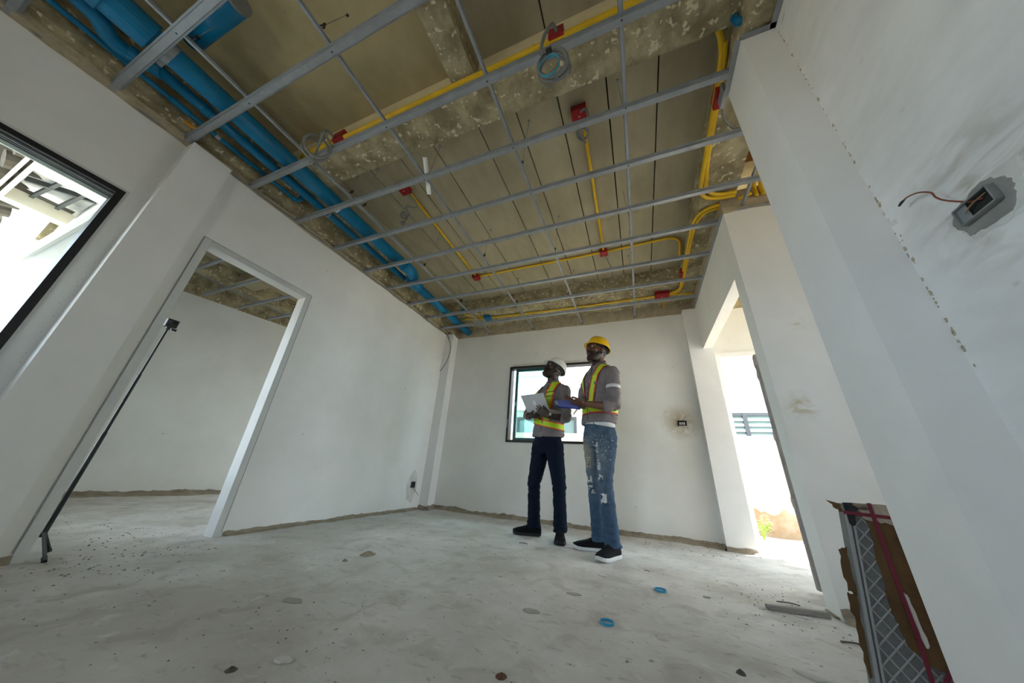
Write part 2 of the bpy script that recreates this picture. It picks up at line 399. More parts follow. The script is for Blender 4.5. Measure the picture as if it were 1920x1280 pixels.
# --- window and door frames
win = thing('window_frame', 'black aluminium sliding window in the back wall behind the two men', 'window', (BX0, YB, BZ0))
del win['category']; del win['label']; win.name = 'window_1'; struct(win)
def frame_rect(b, x0, x1, z0, z1, w, y0, y1):
    b.box(x0, x0+w, y0, y1, z0, z1).box(x1-w, x1, y0, y1, z0, z1).box(x0+w, x1-w, y0, y1, z0, z0+w).box(x0+w, x1-w, y0, y1, z1-w, z1)
    return b
frame_rect(MB(), BX0, BX1, BZ0, BZ1, 0.032, YB-0.012, YB+0.10).build('window_frame', BLACKM, win)
TEALF = mat('teal_tinted_frame', (0.03,0.11,0.12), 0.4)
sash = frame_rect(MB(), BX0+0.085, -1.02, BZ0+0.03, BZ1-0.03, 0.038, YB+0.045, YB+0.07).build('sliding_sash', TEALF, win)
def glass(name, tint, alpha_t):
    m = bpy.data.materials.new(name); m.use_nodes = True; N = m.node_tree.nodes; L = m.node_tree.links; N.clear()
    o = N.new('ShaderNodeOutputMaterial'); t = N.new('ShaderNodeBsdfTransparent'); g = N.new('ShaderNodeBsdfGlossy'); x = N.new('ShaderNodeMixShader')
    t.inputs['Color'].default_value = (*tint, 1); g.inputs['Roughness'].default_value = 0.02; x.inputs['Fac'].default_value = alpha_t
    L.new(t.outputs[0], x.inputs[1]); L.new(g.outputs[0], x.inputs[2]); L.new(x.outputs[0], o.inputs[0]); MATS[name] = m; return m
TEALG = glass('teal_glass', (0.72,0.93,0.92), 0.05)
MB().box(BX0+0.12, -1.055, YB+0.055, YB+0.059, BZ0+0.065, BZ1-0.065).build('glass_pane', TEALG, sash)
MB().box(BX0+0.09, BX0+0.115, YB+0.035, YB+0.05, 1.50, 1.56).build('latch', STEEL, sash)
MB().box(BX0+0.006, BX0+0.02, YB-0.016, YB-0.010, 1.17, 1.29).build('striker_plate', STEELD, win)
ragged((BX0+0.05, YB), (BX1-0.05, YB), (0,-1), BZ1+0.028, 0.022, 8.3, mat('pale_filler', (0.62,0.58,0.52), 0.9), win, 0.014)

win2 = bpy.data.objects.new('window_2', None); COL.objects.link(win2); win2.location = (WX, WY0, WZ0); struct(win2)
b = MB()
w = 0.034
b.box(WX-0.09, WX+0.012, WY1-w, WY1, WZ0, WZ1).box(WX-0.09, WX+0.012, WY0, WY0+w, WZ0, WZ1).box(WX-0.09, WX+0.012, WY0+w, WY1-w, WZ1-w, WZ1).box(WX-0.09, WX+0.012, WY0+w, WY1-w, WZ0, WZ0+w)
b.build('window_frame', BLACKM, win2)
for i in range(3):
    MB().box(WX-0.07+0.022*i, WX-0.066+0.022*i, WY0+w, WY1-w, WZ1-w-0.012, WZ1-w).build('track_rail', STEELD, win2)
MB().box(WX-0.085, WX-0.075, WY0+w, WY1-w, WZ1-w-0.03, WZ1-w-0.008).build('screen_channel', WHITE_CLEAN, win2)
MB().box(WX-0.045, WX-0.041, -0.5, WY1-w, WZ0+w, WZ1-w).build('glass_pane', glass('clear_glass', (0.93,0.97,0.96), 0.04), win2)
MB().box(WX-0.002, WX+0.006, WY0-0.02, WY1+0.014, WZ1, WZ1+0.018).box(WX-0.002, WX+0.006, WY1, WY1+0.014, WZ0, WZ1).build('casing_bead', FRAMEGREY, win2)

win3 = bpy.data.objects.new('window_3', None); COL.objects.link(win3); win3.location = (-4.70, 0.50, 0.35); struct(win3)
frame_rect(MB(), -4.70, -3.25, 0.35, 1.98, 0.04, 0.505, 0.585).build('window_frame', mat('grey_green_frame', (0.20,0.22,0.20), 0.5), win3)
MB().box(-4.66, -3.97, 0.54, 0.544, 0.39, 1.94).build('glass_pane', MATS['clear_glass'], win3)
door = bpy.data.objects.new('door_1', None); COL.objects.link(door); door.location = (XL, DY0, 0); struct(door)
cw = 0.047
MB().box(XL-0.11, XL+0.006, DY0, DY0+cw, 0.0, DZ).build('door_jamb', FRAMEGREY, door, bevel=0.002)
MB().box(XL-0.11, XL+0.006, DY1-cw, DY1, 0.0, DZ).build('door_jamb', FRAMEGREY, door, bevel=0.002)
MB().box(XL-0.11, XL+0.006, DY0+cw, DY1-cw, DZ-cw, DZ).build('door_head', FRAMEGREY, door, bevel=0.002)
MB().box(XL-0.001, XL+0.003, DY0-0.006, DY0-0.001, 0.05, DZ+0.004).box(XL-0.001, XL+0.003, DY1+0.001, DY1+0.006, 0.03, DZ+0.004).box(XL-0.001, XL+0.003, DY0, DY1, DZ+0.001, DZ+0.005).build('shadow_gap_bead', STEELD, door)

# --- ceiling: planks, slabs, beams
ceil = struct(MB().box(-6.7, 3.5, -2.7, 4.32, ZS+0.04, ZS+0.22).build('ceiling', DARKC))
xs_gap = [-2.92, -2.50, -2.13, -1.77, -1.41, -0.966, -0.640, -0.318, 0.027, 0.360, 0.72]
for i in range(len(xs_gap)-1):
    MB().box(xs_gap[i]+0.005, xs_gap[i+1]-0.005, 1.12, 3.70, ZS+0.004*random.random(), ZS+0.06).build('plank', PLANKM, ceil)
xs2 = [-0.80, -0.30, 0.10, 0.45, 0.80, 1.4, 2.0, 2.7, 3.45]
for i in range(len(xs2)-1):
    MB().box(xs2[i]+0.005, xs2[i+1]-0.005, -2.6, 0.92, ZS+0.004*random.random(), ZS+0.06).build('plank', PLANKM, ceil)
MB().box(-2.9, -0.93, -2.6, 0.92, ZS-0.01, ZS+0.06).build('slab_panel', SLABM, ceil)
MB().box(0.72, 3.45, 0.92, 4.2, ZS-0.005, ZS+0.06).build('slab_panel', SLABM, ceil)
MB().box(-6.6, -3.0, 0.6, 4.2, ZS-0.005, ZS+0.06).build('slab_panel', PLANKM, ceil)
def rough_box(x0, x1, y0, y1, z0, z1, name, m, amp=0.006, step=0.05, fq=6.0, parent=None):
    """box whose underside and two long sides are uneven"""
    b = MB(); nx = max(2, int((x1-x0)/step)); ny = max(2, int((y1-y0)/step))
    def P(x, y, z):
        d = amp*fbm(x*fq, y*fq, z*fq)
        return (x + (amp*1.2*fbm(y*fq, z*fq+3, x*fq) if x in (x0, x1) else 0), y + (amp*1.2*fbm(x*fq, z*fq, 7+y*fq) if y in (y0, y1) else 0), z + (d if z == z0 else 0))
    X = list(np.linspace(x0, x1, nx+1)); Y = list(np.linspace(y0, y1, ny+1)); X[-1] = x1; Y[-1] = y1
    o = 0
    for j in range(ny+1):
        for i in range(nx+1): b.v.append(P(X[i], Y[j], z0))
    for j in range(ny):
        for i in range(nx): b.f.append((j*(nx+1)+i, (j+1)*(nx+1)+i, (j+1)*(nx+1)+i+1, j*(nx+1)+i+1))
    ring = [(i, 0) for i in range(nx+1)] + [(nx, j) for j in range(1, ny+1)] + [(i, ny) for i in range(nx-1, -1, -1)] + [(0, j) for j in range(ny-1, 0, -1)]
    base = len(b.v)
    for (i, j) in ring: b.v.append((X[i], Y[j], z1))
    for k in range(len(ring)):
        k2 = (k+1) % len(ring); a = ring[k][1]*(nx+1)+ring[k][0]; c = ring[k2][1]*(nx+1)+ring[k2][0]
        b.f.append((a, c, base+k2, base+k))
    return b.build(name, m, parent)
rough_box(-2.9, 0.84, 0.90, 1.145, 2.865, ZS+0.06, 'beam', ROUGHC, 0.008, 0.03, 9, ceil)
MB().box(-2.75, -0.93, 0.893, 0.90, 2.875, ZS).build('beam_side', CREAMC, ceil)
MB().box(-0.77, 0.84, 0.893, 0.90, 2.875, ZS+0.01).build('beam_side', CREAMC, ceil)
rough_box(-0.935, -0.765, -2.6, 0.893, 2.925, ZS+0.06, 'cross_beam', ROUGHC, 0.004, 0.05, 6, ceil)
rough_box(-3.06, -2.875, -2.6, 4.2, 2.755, ZS+0.06, 'edge_beam', ROUGHC, 0.014, 0.04, 5, ceil)
rough_box(-2.96, 0.95, 3.655, 4.20, 2.875, ZS+0.06, 'back_beam', ROUGHC, 0.008, 0.05, 5, ceil)
rough_box(0.70, 0.96, 1.1, 4.2, 2.86, ZS+0.06, 'edge_beam', ROUGHC, 0.008, 0.05, 5, ceil)
rough_box(-2.96, 0.86, YB-0.006, YB+0.12, ZW, 2.90, 'wall_band', PLASTB, 0.010, 0.04, 7, ceil)
rough_box(-3.1, XL+0.004, -2.6, 4.2, ZW, 2.80, 'wall_band', PLASTB, 0.008, 0.04, 7, ceil)
rough_box(0.852, 0.96, 2.40, 4.2, ZW, 2.90, 'wall_band', PLASTB, 0.008, 0.04, 7, ceil)
rough_box(0.852, 3.3, 2.394, 2.5, ZW, 2.93, 'wall_band', PLASTB, 0.010, 0.04, 7, ceil)
rough_box(0.70, 0.96, -2.6, 1.40, ZW+0.01, ZS, 'wall_band', ROUGHC, 0.006, 0.06, 7, ceil)
MB().box(0.95, 3.5, YB+0.02, YB+0.14, ZW, ZS).box(3.38, 3.5, -2.6, YB, ZW, ZS).box(-3.1, 3.5, -2.62, -2.5, ZW, ZS).build('wall_band', ROUGHC, ceil)
bandrm = MB().prism([(A.x,A.y),(Bq.x,Bq.y),((Bq+nv*0.1).x,(Bq+nv*0.1).y),((A+nv*0.1).x,(A+nv*0.1).y)], 2.75, ZS).build('wall_band', ROUGHC, ceil)
MB().box(-6.9, -3.05, 0.50, 0.60, ZW, ZS).box(-6.9, -3.05, 4.18, 4.30, ZW, ZS).build('wall_band', WHITE, ceil)
rough_box(-5.75, -5.45, 0.6, 4.2, 2.93, ZS+0.05, 'room_beam', ROUGHC, 0.012, 0.06, 6, ceil)
rough_box(-5.45, -3.1, 1.95, 2.2, 2.95, ZS+0.05, 'room_beam', PLANKM, 0.006, 0.08, 6, ceil)
# ------------------------------------------------------------------ suspended ceiling frame
grid = thing('ceiling_grid', 'galvanised steel ceiling frame of crossing channels hung under the bare slab', 'ceiling frame', (-1.0, 2.0, ZW))
def channel(p, q, up=0.022, wid=0.040, th=0.0012, lip=0.008):
    """open-topped steel furring channel from p to q (bottom centre line)"""
    p = Vector(p); q = Vector(q); d = (q-p).normalized(); s = Vector((0,0,1)).cross(d).normalized(); z = Vector((0,0,1))
    w = wid/2
    prof = [(-w-lip, up), (-w, up), (-w*0.8, 0), (w*0.8, 0), (w, up), (w+lip, up)]
    prof2 = [(x, h+(th*2 if abs(h) < 1e-6 else th*1.5)) for x, h in prof[::-1]]
    ring = prof + prof2
    return MB().rings([[c + s*x + z*h for x, h in ring] for c in (p, q)])
BARS = [(-0.335, 0.84), (0.048, 0.84), (0.418, 0.84), (0.850, 0.84), (1.277, 0.69), (1.685, 3.2), (2.112, 3.2), (2.503, 0.855), (2.931, 0.855), (3.357, 0.855), (3.755, 0.855)]
for y, x1 in BARS:
    if y == 1.277:
        channel((XL+0.004, 1.262, ZW), (0.69, 1.297, ZW)).build('cross_channel', STEEL, grid)
    else:
        channel((XL+0.004 if y > 0.44 else WX+0.004, y-0.004, ZW), (x1, y+0.006, ZW)).build('cross_channel', STEEL, grid)
for x, y0, y1 in ((-2.192, -1.5, 4.165), (-1.42, -1.5, 4.165), (-0.642, -1.5, 4.165), (0.12, -1.5, 4.165), (0.995, 1.42, 2.385)):
    channel((x, y0, ZW+0.0235), (x, y1, ZW+0.0235), 0.015, 0.020, 0.001, 0.003).build('main_channel', STEEL, grid)
    if x < 0.5: MB().box(x-0.026, x+0.026, 4.128, 4.17, ZW+0.012, ZW+0.0225).box(x-0.026, x+0.026, 4.168, 4.174, ZW+0.012, ZW+0.05).build('end_bracket', STEELD, grid)
b = MB()
for y, x1 in BARS:
    for x in (-2.192, -1.42, -0.642, 0.12):
        b.tube([(x+0.002, y, ZW-0.002), (x+0.002, y, ZW+0.002)], 0.0045, 8)
scr = b.build('screws', BLACKM, grid); scr['kind'] = 'stuff'
# wall angles that carry the frame
def angle(p, q, n, parent=grid, m=None):
    p = Vector(p); q = Vector(q); n = Vector(n); z = Vector((0,0,1))
    prof = [(0.001,0.026),(0.001,0),(0.026,0),(0.026,0.0015),(0.003,0.0015),(0.003,0.026)]
    return MB().rings([[c + n*a + z*h for a, h in prof] for c in (p, q)]).build('wall_angle', m or STEEL, parent)
angle((XL, 0.70, ZW+0.001), (XL, 3.96, ZW+0.001), (1,0,0), m=STEELD)
angle((WX, -2.4, ZW+0.001), (WX, 0.43, ZW+0.001), (1,0,0), m=STEELD)
angle((0.855, 2.41, ZW+0.001), (0.855, 4.06, ZW+0.001), (-1,0,0))
angle((0.692, 1.14, ZW+0.001), (0.692, 1.41, ZW+0.001), (-1,0,0))
angle((0.692, 1.145, ZW+0.001), (0.838, 1.145, ZW+0.001), (0,-1,0))
angle((0.838, -2.4, ZW+0.001), (0.838, 1.145, ZW+0.001), (-1,0,0))
angle((0.953, 2.40, ZW+0.001), (3.2, 2.40, ZW+0.001), (0,-1,0), m=STEELD)
# hanger wires with their spring clips
HANG = [(-1.43,0.40,-1.425,0.33),(-0.565,1.364,-0.642,1.46),(-1.352,1.299,-1.42,1.31),(0.084,2.265,0.12,2.33),(-0.568,2.375,-0.642,2.50),
        (-1.359,2.325,-1.42,2.36),(-2.045,1.287,-2.192,1.37),(-2.289,1.28,-2.192,1.22),(-2.029,2.255,-2.192,2.30),(0.10,1.32,0.12,1.39),
        (-1.38,3.30,-1.42,3.40),(-0.60,3.35,-0.642,3.45),(0.10,3.25,0.12,3.30),(-2.30,3.20,-2.192,3.15),(-0.62,0.1,-0.642,0.05),(-2.10,0.15,-2.192,0.10)]
for ax, ay, gx, gy in HANG:
    h = MB().tube([(ax,ay,ZS+0.004),(ax+(gx-ax)*0.93,ay+(gy-ay)*0.93,2.80),(gx,gy,2.745)], 0.0018, 6).build('hanger_wire', STEELD, grid)
    c = Vector((gx,gy,2.80))
    MB().obox(c, Vector((0.010,0.004,0)), Vector((-0.0008,0.002,0)), Vector((0,0.006,0.022))).obox(c+Vector((0,0.008,0.012)), Vector((0.009,-0.007,0.004)), Vector((0,0.0015,0)), Vector((0.001,0.003,0.010))).build('spring_clip', BLACKM, h)
    MB().box(ax-0.008, ax+0.008, ay-0.008, ay+0.008, ZS-0.010, ZS+0.004).build('anchor_plate', STEEL, h)

# far-room ceiling bars
g2 = thing('ceiling_grid', 'steel ceiling channels in the room beyond the door frame', 'ceiling frame', (-4.5, 2.0, 2.75))
for y in (1.0, 1.42, 1.85, 2.28, 2.7, 3.1, 3.5):
    channel((-5.95+0.2*(y-2), y, 2.75), (-3.07, y, 2.75)).build('cross_channel', STEEL, g2)
for x in (-5.35, -4.4, -3.6):
    channel((x, 0.62, 2.7735), (x, 4.1, 2.7735), 0.015, 0.02, 0.001, 0.003).build('main_channel', STEELD, g2)

# white offcut of angle hanging in the grid
b = MB()
p, q = Vector((-1.388, 1.20, 2.86)), Vector((-1.462, 1.405, 2.700)); d = (q-p).normalized(); s = d.cross(Vector((0,1,0.3))).normalized(); u = d.cross(s)
b.obox((p+q)/2, d*((q-p).length/2), s*0.022, u*0.0012).obox((p+q)/2+s*0.022+u*0.010, d*((q-p).length/2), s*0.0012, u*0.011)
tag(b.build('angle_offcut', mat('bright_zinc', (0.82,0.83,0.83), 0.4, metallic=0.1)), 'white metal angle offcut stuck upright through the ceiling frame', 'metal strip')

# ------------------------------------------------------------------ blue drain and water pipes
def couple(parent, c, d, r, L, name='coupling', m=None):
    c = Vector(c); d = Vector(d).normalized()
    P = [c-d*L/2, c-d*(L/2-0.004), c+d*(L/2-0.004), c+d*L/2]
    return MB().tube(P, [r-0.003, r, r, r-0.003], 20).build(name, m or BLUEP, parent, smooth=False)
dr = thing('drain_pipe', 'thick blue plastic drain pipe along the left wall with an elbow near its far end', 'pipe', (-2.47, 1.0, 2.82))
zc = 2.815; x1 = -2.468
R1 = 0.066
MB().tube([(x1,-2.5,zc),(x1,2.27,zc)], R1, 24).build('pipe', BLUEP, dr, smooth=True)
MB().tube(smoothpts([(x1,2.26,zc),(x1,2.36,zc),(x1-0.035,2.46,zc),(x1-0.10,2.52,zc),(x1-0.135,2.58,zc),(x1-0.14,2.68,zc)], 6), 0.071, 24).build('elbow', BLUEP, dr, smooth=True)
MB().tube([(x1-0.14,2.66,zc),(x1-0.165,4.16,zc-0.015)], 0.056, 24).build('pipe', BLUEP, dr, smooth=True)
couple(dr, (x1,2.25,zc), (0,1,0), 0.074, 0.03); couple(dr, (x1-0.14,2.70,zc), (0,1,0), 0.068, 0.04); couple(dr, (x1-0.06,2.475,zc), (-1,0.9,0), 0.0745, 0.02)
couple(dr, (x1,-0.09,zc), (0,1,0), 0.086, 0.20, 'tee_fitting'); couple(dr, (x1,-0.22,zc), (0,1,0), 0.098, 0.10)
couple(dr, (x1,-0.40,zc), (0,1,0), 0.090, 0.20, 'tee_fitting')
MB().tube(smoothpts([(x1+0.05,-0.33,zc+0.05),(x1+0.10,-0.25,zc+0.07),(x1+0.12,-0.14,zc+0.09)],5), 0.055, 20).build('branch_stub', BLUEP, dr, smooth=True)
st = MB().tube([(x1,0.075,zc),(x1,0.105,zc)], R1+0.006, 24).build('pipe_strap', STEEL, dr)
MB().box(x1-0.10, x1-0.055, 0.076, 0.104, zc-0.045, zc-0.037).build('strap_lug', STEEL, st)
MB().tube([(x1-0.068,1.31,zc-0.03),(x1,1.31,zc-R1-0.004),(x1+0.068,1.31,zc-0.03)], 0.010, 8).build('pipe_strap', mat('white_strap', (0.8,0.8,0.78), 0.6), dr)
br = thing('branch_pipe', 'blue branch pipe crossing above the first ceiling bar with a grey open end', 'pipe', (-2.1, 0.11, 3.0))
MB().tube([(-2.42,0.108,2.985),(-1.93,0.116,3.0)], 0.058, 24).build('pipe', BLUEP, br, smooth=True)
MB().tube([(-1.945,0.116,3.0),(-1.925,0.116,3.0)], 0.061, 24).build('pipe_end', FLEX, br)
MB().tube([(-2.30,0.109,2.985),(-2.30,0.109,ZS)], 0.006, 8).build('hanger_rod', STEELD, br)
wp = thing('waste_pipe', 'medium blue waste pipe left of the thick drain pipe, with a swan neck', 'pipe', (-2.68, 1.0, 2.83))
zc2 = 2.832; x2 = -2.672
MB().tube([(x2+0.02,-2.5,zc2),(x2+0.02,-0.22,zc2)], 0.042, 20).build('pipe', BLUEP, wp, smooth=True)
MB().tube(smoothpts([(x2+0.02,-0.24,zc2),(x2+0.0,-0.15,zc2),(x2-0.055,-0.09,zc2-0.005),(x2-0.062,-0.02,zc2-0.01),(x2-0.03,0.06,zc2),(x2,0.12,zc2)], 6), 0.046, 20).build('swan_neck', BLUEP, wp, smooth=True)
MB().tube([(x2,0.10,zc2),(x2-0.008,2.50,zc2)], 0.036, 20).build('pipe', BLUEP, wp, smooth=True)
couple(wp, (x2-0.05,0.01,zc2-0.006), (0.35,1,0), 0.050, 0.035); couple(wp, (x2-0.002,0.36,zc2), (0,1,0), 0.040, 0.05)
for yy in (1.33, 1.36): couple(wp, (x2-0.004,yy,zc2), (0,1,0), 0.039, 0.02, 'pipe_strap', STEEL)
up = thing('second_waste_pipe', 'blue pipe in shadow between the thick drain and the swan-neck pipe', 'pipe', (-2.57, 0.9, 2.90))
MB().tube([(-2.575,0.20,2.93),(-2.575,1.28,2.93)], 0.034, 18).build('pipe', BLUEP, up, smooth=True)
couple(up, (-2.575,0.30,2.93), (0,1,0), 0.043, 0.14); couple(up, (-2.575,1.24,2.93), (0,1,0), 0.043, 0.10)
MB().tube([(-2.575,0.5,2.93),(-2.575,0.5,ZS)], 0.005, 6).build('hanger_rod', STEELD, up)
tp = thing('water_pipe', 'thin blue water pipe nearest the left wall ending in a small elbow', 'pipe', (-2.80, 0.5, 2.81))
x3, zc3 = -2.803, 2.812
MB().tube([(x3,-2.5,zc3),(x3-0.002,1.09,zc3)], 0.0165, 14).build('pipe', BLUEP, tp, smooth=True)
MB().tube(smoothpts([(x3-0.002,1.075,zc3),(x3,1.115,zc3),(x3+0.02,1.135,zc3+0.012),(x3+0.03,1.14,zc3+0.05)],5), 0.021, 14).build('elbow', BLUEP, tp, smooth=True)
couple(tp, (x3,0.275,zc3), (0,1,0), 0.0215, 0.11); couple(tp, (x3,0.50,zc3), (0,1,0), 0.020, 0.03, 'pipe_strap', STEEL)
rp = thing('drain_stub', 'short blue pipe with an elbow above the top of the right column', 'pipe', (0.76, 1.03, 2.8))
MB().tube([(0.835,1.112,2.80),(0.735,1.105,2.80)], 0.015, 16).build('pipe', BLUEP, rp, smooth=True)
MB().tube(smoothpts([(0.76,1.107,2.80),(0.715,1.104,2.80),(0.690,1.105,2.815),(0.686,1.105,2.86)],5), [0.020]*16, 16).build('elbow', BLUEP, rp, smooth=True)
sp = thing('sleeve_stub', 'blue pipe end poking out of the back beam above the corner', 'pipe', (-2.45, 3.60, 2.95))
MB().tube([(-2.45,3.66,2.93),(-2.45,3.60,2.93)], 0.022, 14).build('pipe', BLUEP, sp, smooth=True)
couple(sp, (-2.45,3.605,2.93), (0,1,0), 0.027, 0.02)

# ------------------------------------------------------------------ yellow electrical conduits
RC = 0.0135
def clamp(parent, c, d, r=RC):
    c = Vector(c); d = Vector(d).normalized()
    return MB().tube([c-d*0.008, c+d*0.008], r+0.0025, 12).build('conduit_coupling', YELP, parent)
def jbox(parent, c, ax, ay, az, m=REDB, name='junction_box'):
    o = MB().obox(Vector(c), ax, ay, az).build(name, m, parent, bevel=0.003)
    MB().obox(Vector(c)-az.normalized()*(az.length+0.0008), ax*0.12, ay*0.12, az.normalized()*0.0008).build('box_screw', STEEL, o)
    return o
def helix(c, r, turns, axis, up, pitch, n=18, squash=1.0):
    axis = Vector(axis).normalized(); up = Vector(up); up = (up-axis*up.dot(axis)).normalized(); s = axis.cross(up)
    return [Vector(c) + r*(math.cos(2*PI*k/n)*up + squash*math.sin(2*PI*k/n)*s) + axis*pitch*k/n for k in range(int(n*turns)+1)]
def flex(pts, r, ribs=True):
    """corrugated hose"""
    P = smoothpts(pts, 7); rr = [r*(1.0 if k % 2 else 0.84) for k in range(len(P))] if ribs else r
    return MB().tube(P, rr, 8)
c1 = thing('conduit', 'yellow conduit along the cream side of the main beam with two red boxes', 'conduit', (-1.0, 0.88, 2.9))
P = [(-2.42,0.872,2.905),(-1.2,0.872,2.897),(-0.4,0.873,2.895),(0.66,0.873,2.895)]
MB().tube(smoothpts(P,4), 0.0165, 14).build('conduit_pipe', YELP, c1, smooth=True)
MB().tube(smoothpts([(-2.42,0.874,2.94),(-2.2,0.874,2.94),(-2.0,0.875,2.93)],3), 0.0135, 12).build('conduit_pipe', YELP, c1, smooth=True)
for x in (-1.45, -0.05, -0.36): clamp(c1, (x,0.872,2.897), (1,0,0), 0.0165)
jb = jbox(c1, (-1.975,0.868,2.925), Vector((0.055,0,0.0)), Vector((0,0,0.045)), Vector((0,0.020,0)))
jb2 = jbox(c1, (-0.222,0.868,2.925), Vector((0.045,0,0)), Vector((0,0,0.045)), Vector((0,0.020,0)))
f = flex([(-2.0,0.84,2.90),(-2.03,0.80,2.93),(-2.05,0.78,2.87),(-2.0,0.79,2.83)] + [tuple(q) for q in helix((-2.02,0.78,2.655), 0.105, 2.0, (0.9,-0.35,0), (0,0,1), 0.045, 16, 0.75)] + [(-2.02,0.80,2.60),(-2.10,0.86,2.64),(-2.20,0.885,2.73)], 0.0095)
f.build('flexible_conduit', FLEX, c1, smooth=True)
f = flex([(-0.215,0.845,2.90),(-0.225,0.80,2.87),(-0.258,0.785,2.78),(-0.275,0.78,2.68),(-0.28,0.775,2.56)] + [tuple(q) for q in helix((-0.222,0.77,2.435), 0.135, 2.4, (0.1,1,0), (-0.35,0,1), 0.020, 18, 0.50)], 0.0105)
fo = f.build('flexible_conduit', FLEX, c1, smooth=True)
BLW = mat('blue_wire', (0.05,0.36,0.5), 0.5); ORW = mat('copper_orange_wire', (0.42,0.15,0.07), 0.5)
MB().tube(helix((-0.230,0.755,2.375), 0.085, 2.1, (0,1,0), (0,0,1), 0.006, 22, 0.60), 0.0025, 6).build('wire_loop', BLW, fo)
MB().tube(helix((-0.234,0.76,2.385), 0.078, 1.8, (0,1,0), (0.2,0,1), 0.008, 22, 0.62), 0.0022, 6).build('wire_loop', ORW, fo)
MB().tube(smoothpts([(-0.285,0.775,2.50),(-0.282,0.77,2.32),(-0.24,0.77,2.22),(-0.20,0.77,2.25),(-0.175,0.775,2.34)],5), 0.0035, 6).build('wire_loop', FLEX, fo)
MB().obox(Vector((-0.232,0.76,2.51)), Vector((0.014,0,0.004)), Vector((0,0.01,0)), Vector((0,0,0.010))).build('black_tape', WIRE, fo)
ZC = ZS-0.018
c2 = thing('conduit', 'yellow conduit down the middle of the precast planks from a red ceiling box', 'conduit', (-0.175, 2.2, ZC))
MB().tube([(-0.165,1.47,ZC),(-0.180,3.06,ZC)], RC, 12).build('conduit_pipe', YELP, c2, smooth=True)
clamp(c2, (-0.172,2.25,ZC), (0,1,0))
jb = jbox(c2, (-0.185,1.43,ZS-0.03), Vector((0.055,0,0)), Vector((0,0.055,0)), Vector((0,0,0.03)))
f = flex([(-0.17,1.40,3.06),(-0.13,1.37,3.02),(-0.12,1.42,2.98),(-0.15,1.48,2.98)] + [tuple(q) for q in helix((-0.18,1.52,2.985), 0.040, 1.6, (0.1,0.2,1), (1,0,0), 0.012, 14)] + [(-0.16,1.58,2.96)], 0.0085)
f.build('flexible_conduit', FLEX, c2, smooth=True)
c3 = thing('conduit', 'yellow conduit along the left planks from a box hidden behind the ceiling bar', 'conduit', (-1.93, 2.3, ZC))
MB().tube([(-1.915,1.56,ZC),(-1.932,3.05,ZC)], RC, 12).build('conduit_pipe', YELP, c3, smooth=True)
clamp(c3, (-1.925,2.22,ZC), (0,1,0))
jbox(c3, (-1.93,1.53,ZS-0.028), Vector((0.05,0,0)), Vector((0,0.05,0)), Vector((0,0,0.028)))
f = flex([(-1.90,1.56,3.05),(-1.85,1.62,3.00),(-1.88,1.68,2.98),(-1.96,1.63,2.97)] + [tuple(q) for q in helix((-1.99,1.67,2.93), 0.035, 2.2, (0.2,0.1,1), (1,0,0), -0.030, 14)] + [(-2.02,1.70,2.84)], 0.0075)
fo = f.build('flexible_conduit', FLEX, c3, smooth=True)
MB().tube([(-2.03,1.70,2.845),(-2.03,1.70,2.825)], 0.022, 12).build('socket_ring', FLEX, fo)
c4 = thing('conduit', 'yellow conduit crossing the planks sideways between two small red boxes', 'conduit', (-0.6, 3.07, ZC))
MB().tube(smoothpts([(-1.88,3.07,ZC),(-0.9,3.07,ZC),(-0.23,3.07,ZC),(0.45,3.05,ZC),(0.56,3.06,ZC),(0.635,3.12,ZC),(0.655,3.22,ZC-0.01),(0.662,3.40,ZC-0.05)],6), RC, 12).build('conduit_pipe', YELP, c4, smooth=True)
for x in (-1.935, -0.180):
    jbox(c4, (x,3.07,ZS-0.026), Vector((0.045,0,0)), Vector((0,0.045,0)), Vector((0,0,0.026)))
flex([(-1.93,3.12,3.08),(-1.90,3.22,3.02),(-1.93,3.30,2.98),(-2.0,3.30,3.0)], 0.006, False).build('flexible_conduit', FLEX, c4, smooth=True)
flex([(-0.165,3.12,3.07),(-0.12,3.28,3.0),(-0.12,3.42,2.95),(-0.18,3.50,2.93),(-0.19,3.58,2.90),(-0.13,3.62,2.89)], 0.006, False).build('flexible_conduit', FLEX, c4, smooth=True)
c5 = thing('conduit', 'pair of yellow conduits running down the right edge beam and bending round it', 'conduit', (0.68, 2.2, 2.93))
for k, dx in enumerate((0.0, 0.034)):
    Pk = [(0.570+dx*0.2,0.98,2.905+0.03*k),(0.605+dx,1.10,2.90),(0.655+dx*0.4,1.22,2.90),(0.668+dx*0.4,1.36,2.88),(0.672+dx*0.4,1.9,2.84),(0.672+dx,2.12,2.83),(0.685+dx,2.22-dx,2.83),(0.74+dx,2.30-dx,2.83),(0.86,2.335-dx,2.83),(0.95,2.34-dx,2.83)]
    MB().tube(smoothpts(Pk if k == 0 else Pk[2:],6), 0.0165, 12).build('conduit_pipe', YELP, c5, smooth=True)
clamp(c5, (0.667,1.40,2.88), (0,1,0), 0.018)
jbox(c5, (0.678,1.49,2.865), Vector((0.022,0,0)), Vector((0,0.06,0)), Vector((0,0,0.045)))
MB().box(0.672,0.692,1.395,1.50,2.742,2.83).build('mounting_bracket', STEEL, c5)
c6 = thing('conduit', 'pair of yellow conduits from the right wall top bending back along the edge beam', 'conduit', (0.68, 3.2, 2.87))
